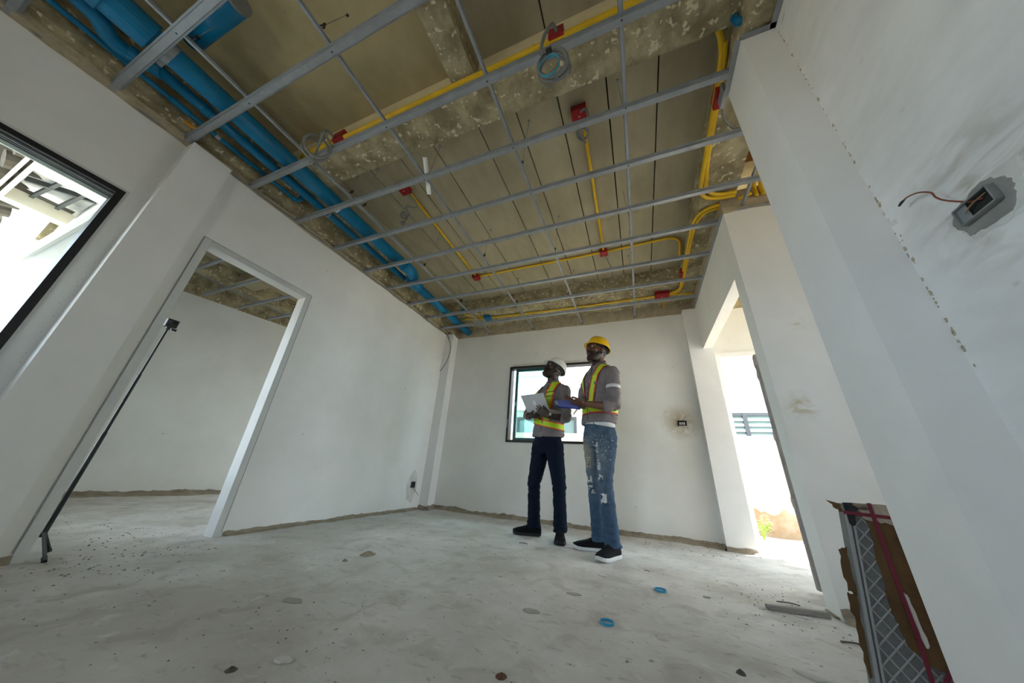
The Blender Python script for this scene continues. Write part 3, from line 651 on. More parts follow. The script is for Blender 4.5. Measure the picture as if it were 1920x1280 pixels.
for k in range(2):
    o = 0.034*k
    MB().tube(smoothpts([(0.95,2.42+o,2.83),(0.80,2.42+o,2.83),(0.715+o*0.5,2.47+o,2.83),(0.675+o*0.8,2.58+o,2.84),(0.668+o*0.7,2.8,2.85),(0.672+o*0.6,3.3,2.86),(0.676+o*0.5,3.62,2.85),(0.66+o*0.3,3.75+o*0.6,2.845),(0.60,3.80+o,2.842),(0.50,3.83+o,2.842)],6), 0.0145, 12).build('conduit_pipe', YELP, c6, smooth=True)
clamp(c6, (0.672,3.3,2.86), (0,1,0)); MB().box(0.645,0.672,3.38,3.50,2.84,2.90).build('junction_box', REDB, c6)
c7 = thing('conduit', 'long yellow conduit under the back beam with one blue and one large red box', 'conduit', (-0.8, 3.8, 2.85))
za = 2.852
MB().tube(smoothpts([at_z(868,600,za),at_z(880,597,za),at_z(915,596,za),at_z(1080,576,za),at_z(1241,554,za),at_z(1303,550,za)],4), 0.0125, 12).build('conduit_pipe', YELP, c7, smooth=True)
MB().tube(smoothpts([(-2.42,3.66,2.98),(-2.42,3.645,2.90),(-2.40,3.66,2.86),(-2.25,3.74,za),(-2.10,3.80,za)],5), 0.0105, 12).build('conduit_pipe', YELP, c7, smooth=True)
q = at_z(915,596,2.845); jbox(c7, q, Vector((0.055,0.0,0)), Vector((0,0.06,0)), Vector((0,0,0.024)), BLUEB)
q = at_z(1241,554,2.845); jbox(c7, q, Vector((0.085,0.006,0)), Vector((0,0.085,0)), Vector((0,0,0.024)))
MB().tube([(0.50,3.95,2.85),(0.505,4.13,2.85),(0.505,4.165,2.82)], 0.0105, 10).build('conduit_pipe', YELP, c7, smooth=True)
c8 = thing('conduit', 'yellow conduit passing under the blue pipes beside the left column', 'conduit', (-2.6, 0.9, 2.78))
MB().tube(smoothpts([(-2.90,0.865,2.775),(-2.75,0.868,2.780),(-2.585,0.874,2.805),(-2.56,0.875,2.86),(-2.45,0.876,2.905)],5), 0.013, 12).build('conduit_pipe', YELP, c8, smooth=True)
c9 = thing('conduit', 'orange conduit loop by the beam edge above the left column', 'conduit', (-2.8, 0.45, 2.8))
ORP = mat('orange_conduit', (0.62,0.26,0.012), 0.45)
MB().tube(smoothpts([(-2.868,0.34,2.79),(-2.85,0.38,2.77),(-2.82,0.42,2.775),(-2.79,0.44,2.80),(-2.76,0.46,2.86)],5), 0.012, 10).build('conduit_pipe', ORP, c9, smooth=True)
MB().tube(smoothpts([(-2.64,0.46,2.885),(-2.60,0.55,2.885),(-2.565,0.66,2.885),(-2.545,0.72,2.89)],5), 0.012, 10).build('conduit_pipe', YELP, c9, smooth=True)
c10 = thing('conduit', 'cluster of yellow conduits above the cross wall beside the near column', 'conduit', (1.15, 2.35, 2.85))
for k in range(3):
    MB().tube(smoothpts([(1.10+0.045*k,1.7,2.95),(1.10+0.045*k,2.26,2.93),(1.10+0.045*k,2.36,2.90),(1.10+0.045*k,2.37,2.80)],5), 0.015, 12).build('conduit_pipe', YELP, c10, smooth=True)
MB().tube([(0.97,2.36,2.80),(1.06,2.345,2.815)], 0.0125, 10).build('conduit_pipe', YELP, c10, smooth=True)
q = at_z(1408,288,3.04); tag(MB().obox(q, Vector((0.09,0.0,0)), Vector((0,0.05,0)), Vector((0.01,0.02,0.05))).build('formwork_block', mat('orange_wood', (0.34,0.15,0.035), 0.8, (0.26,0.11,0.025), 10), bevel=0.004), 'orange brown wooden block left under the slab by the near column', 'wood block')
# thin black cable hanging in the far left corner, grey cable beside the near column
tag(MB().tube(smoothpts([at_y(830,617,3.93),at_y(838,627,3.92),at_y(844,645,3.90),at_y(843,662,3.90),at_y(836,680,3.93),at_y(825,696,3.955)],6), 0.0045, 8).build('cable', WIRE, smooth=True), 'thin black cable hanging from the ceiling corner down the far left pilaster', 'cable')
tag(MB().tube(smoothpts([(0.690,1.50,2.80),(0.72,1.60,2.775),(0.80,1.68,2.765),(0.9,1.70,2.78),(0.93,1.7,2.86)],5), 0.007, 8).build('cable', FLEX, smooth=True), 'grey cable drooping from the bracket behind the near right column', 'cable')
# ------------------------------------------------------------------ people
def remesh(mb, voxel, it=6, fac=0.5):
    me = mb.mesh('tmp'); o = bpy.data.objects.new('tmp', me); COL.objects.link(o)
    r = o.modifiers.new('r', 'REMESH'); r.mode = 'VOXEL'; r.voxel_size = voxel; r.use_smooth_shade = True
    if it:
        s = o.modifiers.new('s', 'SMOOTH'); s.factor = fac; s.iterations = it
    dg = bpy.context.evaluated_depsgraph_get(); ev = o.evaluated_get(dg)
    out = bpy.data.meshes.new_from_object(ev); bpy.data.objects.remove(o); bpy.data.meshes.remove(me)
    out.materials.clear()
    return out
def get_v(me):
    a = np.empty(len(me.vertices)*3, np.float32); me.vertices.foreach_get('co', a); return a.reshape(-1, 3)
def get_n(me):
    a = np.empty(len(me.vertices)*3, np.float32); me.vertices.foreach_get('normal', a); return a.reshape(-1, 3)
def set_v(me, a): me.vertices.foreach_set('co', a.astype(np.float32).ravel()); me.update()
def paint(me, cols):
    at = me.color_attributes.new('Col', 'FLOAT_COLOR', 'POINT')
    at.data.foreach_set('color', np.c_[cols, np.ones(len(cols))].astype(np.float32).ravel())
def vnoise(P, f, o=3, seed=0.0):
    return np.array([mnoise.fractal(Vector((p[0]*f+seed, p[1]*f, p[2]*f)), 1.0, 2.0, o) for p in P])
def vnoise3(P, f, seed=0.0):
    return np.array([mnoise.noise(Vector((p[0]*f[0]+seed, p[1]*f[1], p[2]*f[2]))) for p in P])

def ell(c, A, B, n=28, e=2.0):
    out = []
    for k in range(n):
        t = 2*PI*k/n; ct, st = math.cos(t), math.sin(t)
        out.append(c + A*math.copysign(abs(ct)**(2/e), ct) + B*math.copysign(abs(st)**(2/e), st))
    return out

def add_hand(mb, wrist, d, n, side, curl=(0.5,0.6,0.4), scale=1.0, thumb_open=0.6, spread=0.06):
    """d: wrist to knuckles; n: palm normal (fingers curl towards it); side: +1 if the thumb lies on +s"""
    d = Vector(d).normalized(); n = Vector(n); n = (n-d*n.dot(d)).normalized(); s = d.cross(n).normalized()*side
    w = Vector(wrist); k = scale
    R = [ell(w-d*0.01*k, s*0.026*k, n*0.020*k), ell(w+d*0.015*k, s*0.030*k, n*0.018*k), ell(w+d*0.05*k, s*0.040*k, n*0.016*k, e=2.6), ell(w+d*0.085*k, s*0.042*k, n*0.014*k, e=2.6), ell(w+d*0.097*k, s*0.036*k, n*0.009*k, e=2.4)]
    mb.rings(R)
    tips = []
    for i, (off, L) in enumerate(((0.031, 0.072), (0.0105, 0.082), (-0.0105, 0.076), (-0.031, 0.060))):
        p = w + d*(0.084 if i in (1, 2) else 0.078)*k + s*off*k
        dd = (d + s*spread*(1.5-i)).normalized(); a = 0; P = [p - dd*0.012*k, p]
        for j, fr in enumerate((0.46, 0.30, 0.24)):
            a += curl[j]*(1.0+0.08*i)
            dirv = dd*math.cos(a) + n*math.sin(a)
            P.append(P[-1] + dirv*L*fr*k)
        mb.limb(P, [0.0095*k, 0.0095*k, 0.0085*k, 0.0078*k, 0.0068*k], 10); tips.append((P[-1], dirv))
    t0 = w + d*0.028*k + s*0.030*k
    td = (d*0.75 + s*0.6*thumb_open + n*0.45).normalized(); t1 = t0 + td*0.038*k; t2 = t1 + (td*0.8+d*0.4+n*0.15).normalized()*0.032*k; t3 = t2 + (d*0.8+n*0.3+td*0.2).normalized()*0.024*k
    mb.limb([w + d*0.012*k + s*0.014*k, t0, t1, t2, t3], [0.014*k, 0.014*k, 0.0115*k, 0.0105*k, 0.0085*k], 10)
    return tips

HEAD = [(-0.128,0.026,0.026,0.058),(-0.118,0.040,0.042,0.048),(-0.095,0.053,0.064,0.030),(-0.055,0.064,0.082,0.012),(0.0,0.072,0.095,0.0),(0.04,0.075,0.099,-0.005),(0.08,0.071,0.094,-0.007),(0.108,0.054,0.074,-0.006),(0.122,0.028,0.042,-0.005)]
def add_head(mb, c, hf, hl, hu):
    P = lambda f, l, u: Vector(c) + hf*f + hl*l + hu*u
    mb.rings([ell(P(o, 0, h), hl*a, hf*b_, e=2.2) for h, a, b_, o in HEAD])
    mb.limb([P(0.090,0,0.022), P(0.100,0,-0.005), P(0.114,0,-0.030)], [0.008,0.010,0.014])
    for s in (-1, 1):
        mb.ball(P(0.101,0.015*s,-0.036), 0.011, 0.011, 0.009)                       # nostril wing
        mb.limb([P(0.090,0.008*s,0.036), P(0.088,0.040*s,0.036), P(0.068,0.062*s,0.028)], [0.010,0.011,0.008])   # brow
        mb.ball(P(0.062,0.048*s,-0.022), 0.022, 0.022, 0.024)                       # cheek
        M = Matrix((hf, hl, hu)).transposed()
        mb.ball(P(-0.004,0.077*s,-0.004), 0.020, 0.009, 0.033, M)                   # ear
        mb.limb([P(-0.004,0.060*s,-0.02), P(0.0,0.078*s,-0.03)], [0.012, 0.008])
    mb.limb([P(0.083,-0.022,-0.066), P(0.097,-0.008,-0.061), P(0.097,0.008,-0.061), P(0.083,0.022,-0.066)], [0.006,0.009,0.009,0.006])
    mb.limb([P(0.081,-0.020,-0.073), P(0.094,0,-0.078), P(0.081,0.020,-0.073)], [0.006,0.010,0.006])
    mb.ball(P(0.078,0,-0.108), 0.024, 0.024, 0.018)

def shoe(parent, ank, d, sole_m, up_m, L=0.295, ground=0.0):
    """trainer: upper and sole, heel behind the ankle"""
    d = Vector((d[0], d[1], 0)).normalized(); s = Vector((-d.y, d.x, 0)); z = Vector((0,0,1)); o = Vector((ank.x, ank.y, ground)) - d*0.075
    prof = [(0.0,0.030,0.012,0.070),(0.02,0.039,0.0,0.110),(0.06,0.042,0.0,0.120),(0.10,0.042,0.0,0.116),(0.14,0.045,0.0,0.096),(0.18,0.049,0.0,0.080),(0.22,0.051,0.0,0.070),(0.26,0.045,0.003,0.060),(0.285,0.030,0.009,0.050),(0.297,0.012,0.015,0.038)]
    k = L/0.295; sb = MB(); ub = MB(); R = []; U = []
    for x, w, lift, h in prof:
        c = o + d*x*k
        R.append([c + s*w*1.06*a + z*zz for a, zz in ((-1,lift+0.002),(-1.03,lift+0.014),(-1.0,lift+0.028),(1.0,lift+0.028),(1.03,lift+0.014),(1,lift+0.002))])
        hh = max(h, lift+0.036)
        U.append([c + s*w*a + z*(lift+0.024+(hh-lift-0.024)*t) for a, t in ((-1,0),(-1.0,0.35),(-0.82,0.72),(-0.45,0.97),(0,1.0),(0.45,0.97),(0.82,0.72),(1.0,0.35),(1,0))])
    sb.rings(R); ub.rings(U)
    sh = bpy.data.objects.new('shoe', remesh(ub, 0.005, 4)); COL.objects.link(sh); sh.data.materials.append(up_m)
    sh.parent = parent; sh.matrix_parent_inverse = PINV(parent)
    sb.build('sole', sole_m, sh, bevel=0.003)
    lb = MB()
    for j in range(4):
        x = 0.115 + 0.022*j; c = o + d*x*k; h = np.interp(x, [p[0] for p in prof], [p[3] for p in prof])
        lb.tube([c - s*0.020 + z*(h-0.004), c + z*(h+0.004), c + s*0.020 + z*(h-0.004)], 0.003, 6)
    lb.build('laces', mat('black_lace', (0.03,0.03,0.032), 0.8), sh)
    return sh

def helmet(parent, c, hf, hl, hu, m, dark):
    M = Matrix((hf, hl, hu)).transposed()
    b = MB(); R = []; Ri = []
    def ring(t, off):
        a = 0.107-off; l = 0.124-off; h = 0.122-off; ang = t*PI/2; out = []
        for k in range(36):
            th = 2*PI*k/36; cr = math.cos(ang)**0.75
            x = l*cr*math.cos(th); y = a*cr*math.sin(th); zz = h*math.sin(ang)
            crest = 0.010*math.exp(-(y/0.022)**2)*(1 if off == 0 else 0)*min(1, math.sin(ang)*1.6)
            out.append(Vector(c) + M @ Vector((x-0.008, y, zz+crest+0.040)))
        return out
    ts = [0,0.08,0.18,0.3,0.42,0.55,0.68,0.8,0.9,0.97]
    Ro = [ring(t, 0) for t in ts]; Rin = [ring(t, 0.004) for t in ts[::-1]]
    b.rings(Ro + Rin, cap=False)
    n = 36; o = 0
    b.f.append(tuple((len(ts)-1)*n+i for i in range(n))); 
    # peak: a lip all round that grows into a visor at the front
    L = []
    for k in range(36):
        th = 2*PI*k/36; fr = max(0, math.cos(th)); e = 0.006 + 0.036*fr**3
        for rr, zz in ((-0.003, 0.004), (e*0.6, -0.002-0.006*fr), (e, -0.006-0.014*fr), (e, -0.010-0.014*fr), (-0.003, -0.004)):
            L.append(Vector(c) + M @ Vector(((0.124+rr)*math.cos(th)-0.008, (0.107+rr)*math.sin(th), zz+0.040)))
    o = len(b.v); b.v += [tuple(p) for p in L]
    for k in range(36):
        k2 = (k+1) % 36
        for j in range(5): b.f.append((o+k*5+j, o+k*5+(j+1) % 5, o+k2*5+(j+1) % 5, o+k2*5+j))
    h = b.build('helmet', m, parent, smooth=True)
    bd = MB(); R = []
    for hh, q in ((0.012, 0.0), (0.040, 0.004), (0.040, 0.008), (0.012, 0.004)):
        R.append([Vector(c) + M @ Vector(((0.110-q)*math.cos(2*PI*k/30)-0.006, (0.087-q)*math.sin(2*PI*k/30), hh)) for k in range(30)])
    bd.rings(R + [R[0]], cap=False)
    bd.build('suspension_band', dark, h)
    st = MB()
    for s in (-1, 1):
        st.tube([Vector(c)+M @ Vector((0.01,0.088*s,0.03)), Vector(c)+M @ Vector((0.012,0.083*s,-0.03)), Vector(c)+M @ Vector((0.045,0.066*s,-0.095))], 0.0035, 6)
        st.tube([Vector(c)+M @ Vector((-0.085,0.060*s,0.03)), Vector(c)+M @ Vector((-0.06,0.075*s,-0.02)), Vector(c)+M @ Vector((0.012,0.083*s,-0.035))], 0.0035, 6)
    st.build('chin_strap', dark, h)
    return h

EYEW = mat('eye_white', (0.50,0.46,0.41), 0.25, spec=0.5); IRIS = mat('dark_iris', (0.015,0.008,0.005), 0.15, spec=0.6)
SKIN = mat('dark_skin', (1,1,1), 0.48, (0.86,0.86,0.86), 40, attr='Col', bump=0.04, bump_scale=220, spec=0.4)
SHIRT = mat('grey_brown_twill', (0.215,0.190,0.190), 0.85, (0.18,0.158,0.158), 26, bump=0.12, bump_scale=240, spec=0.15)
VEST = mat('hi_vis_fabric', (1,1,1), 0.55, (0.92,0.92,0.92), 60, attr='Col', spec=0.35)
NAVY = mat('dark_navy_denim', (0.0085,0.014,0.028), 0.9, (0.006,0.010,0.021), 30, bump=0.15, bump_scale=300, spec=0.12)
JEAN = mat('washed_denim', (1,1,1), 0.9, (0.82,0.84,0.88), 34, attr='Col', bump=0.18, bump_scale=300, spec=0.12)
SHOEB = mat('black_shoe_mesh', (0.007,0.007,0.008), 0.8, (0.012,0.012,0.013), 90, bump=0.2, bump_scale=300, spec=0.12)
SOLEW = mat('pale_sole', (0.60,0.61,0.62), 0.6); SOLEB = mat('black_sole', (0.014,0.014,0.015), 0.6)
BANDG = mat('reflective_band', (0.60,0.60,0.60), 0.45)
HELY = mat('yellow_helmet_plastic', (0.78,0.47,0.006), 0.3, (0.74,0.44,0.006), 5, spec=0.5)
HELW = mat('white_helmet_plastic', (0.72,0.72,0.70), 0.32, (0.66,0.66,0.64), 6, spec=0.5)

def person(spec):
    f = Vector((*spec['f'], 0)).normalized(); l = Vector((-f.y, f.x, 0)); z = Vector((0,0,1))
    J = spec['J']; root = thing('person', spec['label'], 'person', (J['pel'].x, J['pel'].y, 0.0), 'men inspecting the ceiling')
    root['_f'] = 0; del root['_f']
    k = spec['k']
    pel, che, nb, hc = J['pel'], J['che'], J['nb'], J['hc']
    hf = Vector(spec['hf']).normalized(); hl = (z.cross(hf)).normalized(); hu = hf.cross(hl).normalized()
    shL = nb + l*spec['sh']*k - z*0.112*k; shR = nb - l*spec['sh']*k - z*0.112*k
    hipL = pel + l*0.088*k - z*0.03*k; hipR = pel - l*0.088*k - z*0.03*k
    # --- body, one continuous surface
    mb = MB()
    secs = [(pel-z*0.09*k,0.120,0.085,0),(pel,0.148,0.102,0),(pel+(che-pel)*0.45,0.128,0.090,0),(che,0.160,0.112,0.01),(che+(nb-che)*0.55,0.165,0.100,0.0),(nb-z*0.045*k,0.120,0.070,-0.01),(nb-z*0.01*k,0.065,0.055,-0.005)]
    mb.rings([ell(c+f*o*k, l*a*k, f*b_*k, e=2.3) for c, a, b_, o in secs])
    nt = hc - hu*0.055*k + hf*(-0.012)
    mb.limb([nb-z*0.05*k, nb+(nt-nb)*0.5, nt], [0.070*k,0.062*k,0.060*k], 18)
    hmb = MB(); add_head(hmb, Vector((0,0,0)), Vector((1,0,0)), Vector((0,1,0)), Vector((0,0,1)))
    HM = Matrix((hf, hl, hu)).transposed().to_4x4(); HM.translation = hc
    hs = spec.get('hs', 1.0); hmb.xf(HM @ Matrix.Scale(hs, 4)); mb.add(hmb.v, hmb.f)
    for hip, kn, an, fd in ((hipL, J['kL'], J['aL'], spec['fdL']), (hipR, J['kR'], J['aR'], spec['fdR'])):
        fd = Vector((*fd, 0)).normalized()
        mb.limb([hip, hip+(kn-hip)*0.5, kn, kn+(an-kn)*0.35, an], [0.078*k,0.066*k,0.050*k,0.048*k,0.034*k], 16)
        mb.limb([an, an-z*(an.z-0.062), an+fd*0.12-z*(an.z-0.047)], [0.030*k, 0.026*k, 0.014*k], 12)
    for sh, el, wr in ((shL, J['eL'], J['wL']), (shR, J['eR'], J['wR'])):
        mb.limb([sh, sh+(el-sh)*0.45, el], [0.052*k,0.046*k,0.040*k], 14)
        mb.limb([el, el+(wr-el)*0.3, wr], [0.042*k,0.042*k,0.026*k], 14)
    tips = []
    for hd in spec['hands']: tips += add_hand(mb, *hd[:4], **hd[4])
    me = remesh(mb, 0.0042, 3, 0.45)
    V = get_v(me); q = (V - np.array(hc)) @ np.array([hf, hl, hu]).T / hs
    base = np.array(spec['skin']); C = np.tile(base, (len(V), 1))
    C *= (1 + 0.10*vnoise(V, 30, 2))[:, None]
    head = (np.abs(q[:,0]) < 0.16) & (np.abs(q[:,1]) < 0.1) & (q[:,2] > -0.16)
    hair = head & (((q[:,2] > 0.06) & (q[:,0] < 0.07)) | ((q[:,0] < -0.03) & (q[:,2] > -0.05)))
    nbd = 0.010*vnoise(V, 45, 2, 3.0)
    beard = head & (q[:,0] > -0.012) & (q[:,2] < -0.036 + nbd + 0.25*np.maximum(0, 0.05-q[:,0])*(q[:,0] < 0.05)) & (q[:,2] > -0.15)
    lips = head & (q[:,0] > 0.085) & (np.abs(q[:,1]) < 0.022) & (q[:,2] < -0.058) & (q[:,2] > -0.084)
    brow = head & (q[:,0] > 0.06) & (np.abs(q[:,2]-0.043) < 0.006) & (np.abs(q[:,1]) > 0.012) & (np.abs(q[:,1]) < 0.055)
    C[hair] = (0.008,0.006,0.005)
    if spec['beard'] > 0: C[beard] = C[beard]*(1-spec['beard']) + np.array((0.007,0.005,0.004))*spec['beard']
    C[lips] = np.array(spec['lip']); C[brow] = (0.008,0.006,0.005)
    paint(me, np.clip(C, 0, 1))
    body = link('body', me, SKIN, root, True)
    for s in (-1, 1):
        ec = hc + (hf*0.0855 + hl*0.031*s + hu*0.016)*hs; MBe = MB().ball(ec, 0.0115, 0.0115, 0.0085, None, 12, 8)
        e = MBe.build('eye', EYEW, body, True)
        g = (spec['gaze'][0]*hf + spec['gaze'][1]*hl + spec['gaze'][2]*hu).normalized()
        MB().ball(ec+g*0.0068, 0.0056, 0.0056, 0.0056, None, 10, 7).build('iris', IRIS, e, True)
    if spec.get('nails'):
        pass
    # --- trousers
    tb = MB(); TR = spec['tr']
    tb.rings([ell(pel-z*0.135*k, l*0.140*k, f*0.095*k, e=2.4), ell(pel-z*0.07*k, l*0.172*k, f*0.118*k, e=2.4), ell(pel, l*0.168*k, f*0.120*k, e=2.3), ell(pel+z*0.075*k, l*0.154*k, f*0.112*k, e=2.2), ell(pel+z*0.10*k, l*0.150*k, f*0.110*k, e=2.2)])
    for hip, kn, an, sd in ((hipL, J['kL'], J['aL'], 1), (hipR, J['kR'], J['aR'], -1)):
        h0 = hip - z*0.02; low = an + z*(spec['hem']-an.z)*1.0
        P = [h0+z*0.02, h0+(kn-h0)*0.3, h0+(kn-h0)*0.65, kn, kn+(low-kn)*0.35, kn+(low-kn)*0.7, low]
        tb.tube(P, [r*k for r in TR], 20)
    tm = remesh(tb, 0.0050 if spec['jeans'] else 0.0065, 4, 0.5)
    V = get_v(tm); N = get_n(tm)
    zn = V[:,2]; wr = 0.0045*vnoise3(V, (9,9,16), 1.0) + 0.003*vnoise3(V, (20,20,34), 4.0)
    low = np.clip((0.26-zn)/0.16, 0, 1); kneez = J['kL'].z
    wr += low*(0.012*vnoise3(V, (11,11,30), 2.0) + 0.006*vnoise3(V, (16,16,60), 8.0)) + 0.012*np.exp(-((zn-kneez+0.02)/0.10)**2)*vnoise3(V, (9,9,32), 7.0) + 0.010*np.exp(-((zn-pel.z+0.10)/0.08)**2)*vnoise3(V, (14,14,26), 17.0)
    top = np.clip((zn-(pel.z+0.02))/0.05, 0, 1); wr *= (1-top)
    V2 = V + N*wr[:,None]
    V2[:,2] = np.maximum(V2[:,2], spec['hem']-0.03)
    set_v(tm, V2)
    if spec['jeans']:
        blue = np.array((0.062,0.102,0.152)); C = np.tile(blue, (len(V), 1)); fa = np.array(f)
        nf = N @ fa; n1 = vnoise(V, 6, 3); n2 = vnoise(V, 28, 3, 5.0)
        fade = np.clip((nf-0.1)*1.1, 0, 1)*np.clip((1.0-np.abs(zn-0.72)/0.42), 0, 1)*(0.7+0.6*n1)
        C = C*(1-0.55*fade[:,None]) + np.array((0.25,0.29,0.32))*0.55*fade[:,None]
        C *= (1+0.25*n2)[:,None]
        lowb = np.clip((0.55-zn)/0.4, 0, 1)[:,None]; C = C*(1-0.35*lowb) + np.array((0.035,0.085,0.18))*0.35*lowb
        la = np.array(l); u = (V - np.array(pel)) @ la
        for (zz, dz, uc, du, col) in spec['patches']:
            uc2 = uc
            msk = (np.abs(zn-zz) < dz) & (np.abs(u-uc2) < du) & (nf > 0.15)
            tear = (n2 + 0.25*np.sin(zn*260+u*40) > -0.05)
            C[msk & tear] = np.array(col); C[msk & ~tear] *= 0.75
        spots = (vnoise(V, 75, 2, 9.0) > 0.56) & (nf > 0.0) & (zn > 0.72) & (zn < 0.95)
        C[spots] = (0.55,0.52,0.42)
        yb = (np.clip((nf-0.1)*2, 0, 1)*np.clip((-0.01-u)/0.05, 0, 1)*np.clip(1.4-np.abs(zn-0.78)/0.13+0.6*n1, 0, 1)*0.6)[:,None]; C = C*(1-yb) + np.array((0.33,0.29,0.19))*yb
        paint(tm, np.clip(C, 0, 1))
    trs = link('trousers', tm, JEAN if spec['jeans'] else NAVY, root, True)
    pk = MB()
    if spec['jeans']:
        wv = pel+z*0.098*k
        MB().ball(pel+z*0.085*k+f*0.118*k, 0.009, 0.009, 0.009, None, 10, 6).build('button', STEEL, trs, True)
        ub = MB().rings([[p_ - z*0.042*max(0.0, (p_-pel).dot(l)/0.168-0.05) for p_ in ell(pel+z*0.080*k, l*0.168*k, f*0.122*k)], ell(pel+z*0.084*k, l*0.168*k, f*0.123*k), ell(pel+z*0.10*k, l*0.160*k, f*0.118*k)])
        ub.build('undershirt', mat('white_undershirt', (0.70,0.70,0.70), 0.9), root, True)
    for s in (-1, 1):
        pts = [pel + l*s*(0.060+0.018*t)*k + f*(0.121-0.020*t*t)*k + z*(0.085-0.035*t)*k for t in (0, 0.5, 1.0, 1.6, 2.1)]
        pk.tube(pts, 0.0025, 6)
    pk.build('pocket_seams', mat('dark_seam', (0.02,0.03,0.05), 0.9), trs)
    # --- shirt
    def torso(mbx, g):
        hemz = spec['hemz']; hem = Vector((pel.x, pel.y, hemz))
        S = [(hem,0.174*spec['bw'],0.132,0.0),(hem+z*0.035,0.180*spec['bw'],0.138,0.0),(pel+(che-pel)*0.45,0.172,0.130,0.004),(che,0.186,0.138,0.008),(che+(nb-che)*0.5,0.196,0.128,0.004),(nb-z*0.095*k,0.200,0.108,-0.004),(nb-z*0.050*k,0.155,0.094,-0.008),(nb-z*0.015*k,0.108,0.080,-0.008),(nb+z*0.012*k,0.082,0.072,-0.004)]
        mbx.rings([ell(c+f*o*k, l*(a*k+g), f*(b_*k+g), 40, 2.35) for c, a, b_, o in S])
    sb = MB(); torso(sb, 0.0)
    for sd, sh, el, wr_ in ((1, shL, J['eL'], J['wL']), (-1, shR, J['eR'], J['wR'])):
        end = el + (wr_-el)*spec['sleeve']
        sb.limb([sh, sh+(el-sh)*0.5, el, el+(end-el)*0.6, end], [0.066*k,0.066*k,0.061*k,0.058*k,0.056*k], 18)
    sm = remesh(sb, 0.0065, 4, 0.5)
    V = get_v(sm); N = get_n(sm)
    wr = 0.009*vnoise3(V, (9,9,16), 11.0) + 0.005*vnoise3(V, (20,20,34), 3.0)
    hemb = np.clip((spec['hemz']+0.16-V[:,2])/0.14, 0, 1)
    wr += hemb*0.012*vnoise3(V, (8,8,28), 2.0)
    for el in (J['eL'], J['eR']):
        de = np.linalg.norm(V-np.array(el), axis=1); wr += 0.013*np.exp(-(de/0.12)**2)*vnoise3(V, (22,22,30), 6.0)
    set_v(sm, V+N*wr[:,None])
    shirt = link('shirt', sm, SHIRT, root, True)
    # collar: two flaps round the neck
    cb = MB(); nR = 22; ro = []; 
    for t in range(nR):
        th = -2.45 + 4.9*t/(nR-1)    # 0 = nape
        dirv = (-f)*math.cos(th) + l*math.sin(th); fr = abs(th)/2.45
        base = nb + z*(0.006-0.030*fr**2)*k + f*(0.006*k)
        ro.append([base + dirv*0.070*k, base + dirv*0.066*k + z*0.036*k, base + dirv*0.072*k + z*0.038*k, base + dirv*(0.092+0.012*fr)*k - z*(0.004+0.028*fr**3)*k, base + dirv*(0.088+0.012*fr)*k - z*(0.010+0.026*fr**3)*k])
    cb.rings(ro)
    cb.build('collar', SHIRT, shirt, True)
    pl = MB()
    pts = [nb + (Vector((pel.x,pel.y,spec['hemz']))-nb)*t + f*(0.082+0.062*min(1,t*2.2)-0.008*t)*k for t in np.linspace(0.06, 0.99, 12)]
    pl.tube(pts, 0.003, 6)
    plk = pl.build('button_placket', mat('dark_twill', (0.085,0.075,0.078), 0.85), shirt)
    for t in (3, 5, 7, 9, 11): MB().ball(pts[t]+f*0.003+l*0.012, 0.006, 0.006, 0.006, None, 8, 6).build('button', BANDG, plk, True)
    pz = che.z + 0.045*k; pcx = l*0.122*k + f*0.112*k
    pc = Vector((che.x, che.y, pz)) + pcx; pn = (l*0.55+f*0.85).normalized(); pt = z.cross(pn).normalized()
    if spec['jeans']:
     MB().obox(pc+pn*0.000-z*0.03, pt*0.050*k, z*0.052*k, pn*0.004).build('chest_pocket', SHIRT, shirt, bevel=0.003)
     MB().obox(pc+pn*0.004+z*0.016, pt*0.053*k, z*0.016*k, pn*0.003).build('pocket_flap', SHIRT, shirt, bevel=0.002)
    # --- vest: straps and belt cut from the torso surface
    vb = MB(); torso(vb, 0.0)
    vm = remesh(vb, 0.0046, 3, 0.5)
    V = get_v(vm); N = get_n(vm); rel = V-np.array(pel); u = rel @ np.array(l); v = rel @ np.array(f); w = V[:,2]
    topz = nb.z; bz = spec['beltz']; t = np.clip((topz-w)/(topz-bz), 0, 1)
    uc = np.where(v > 0, (0.136-spec['conv']*t)*k, (0.12-0.06*t)*k); sw = spec['strapw']
    ds = np.abs(np.abs(u)-uc) ; db = np.abs(w-(bz+spec['slope']*u)); bw = spec['beltw']
    keep_s = (ds < sw) & (w > bz-0.01) & (w < topz-0.012) ; keep_b = (db < bw)
    d = np.where(keep_b & ~(keep_s & (w > bz+bw*0.7)), db/bw, ds/sw)
    C = np.tile(np.array(spec['lime']), (len(V), 1))
    redm = d > spec['redband']; C[redm] = spec['red']
    blk = d > 0.91; C[blk] = (0.012,0.012,0.012)
    if spec['slope'] == 0: 
        nored = keep_b & (w > bz) & ~keep_s & (d <= 0.91); C[nored] = spec['lime']
    sil = keep_s & (ds < sw*0.16) ; C[sil] = C[sil]*0.80 + np.array((0.60,0.62,0.45))*0.20
    for zz in spec['marks']: 
        mk = keep_s & (np.abs(w-zz-0.1*(np.abs(u)-uc)) < 0.005); C[mk] = (0.02,0.02,0.02)
    keep = keep_s | keep_b
    tri = np.array([p.vertices[:] for p in vm.polygons if len(p.vertices) == 4], dtype=np.int32)
    q4 = tri[keep[tri].all(1)]
    V2 = V + N*0.0085; used = np.unique(q4); idx = -np.ones(len(V), np.int32); idx[used] = np.arange(len(used))
    nv2 = bpy.data.meshes.new('vest'); nv2.from_pydata(V2[used].tolist(), [], idx[q4].tolist()); nv2.update(); paint(nv2, C[used])
    vo = link('safety_vest', nv2, VEST, root, True)
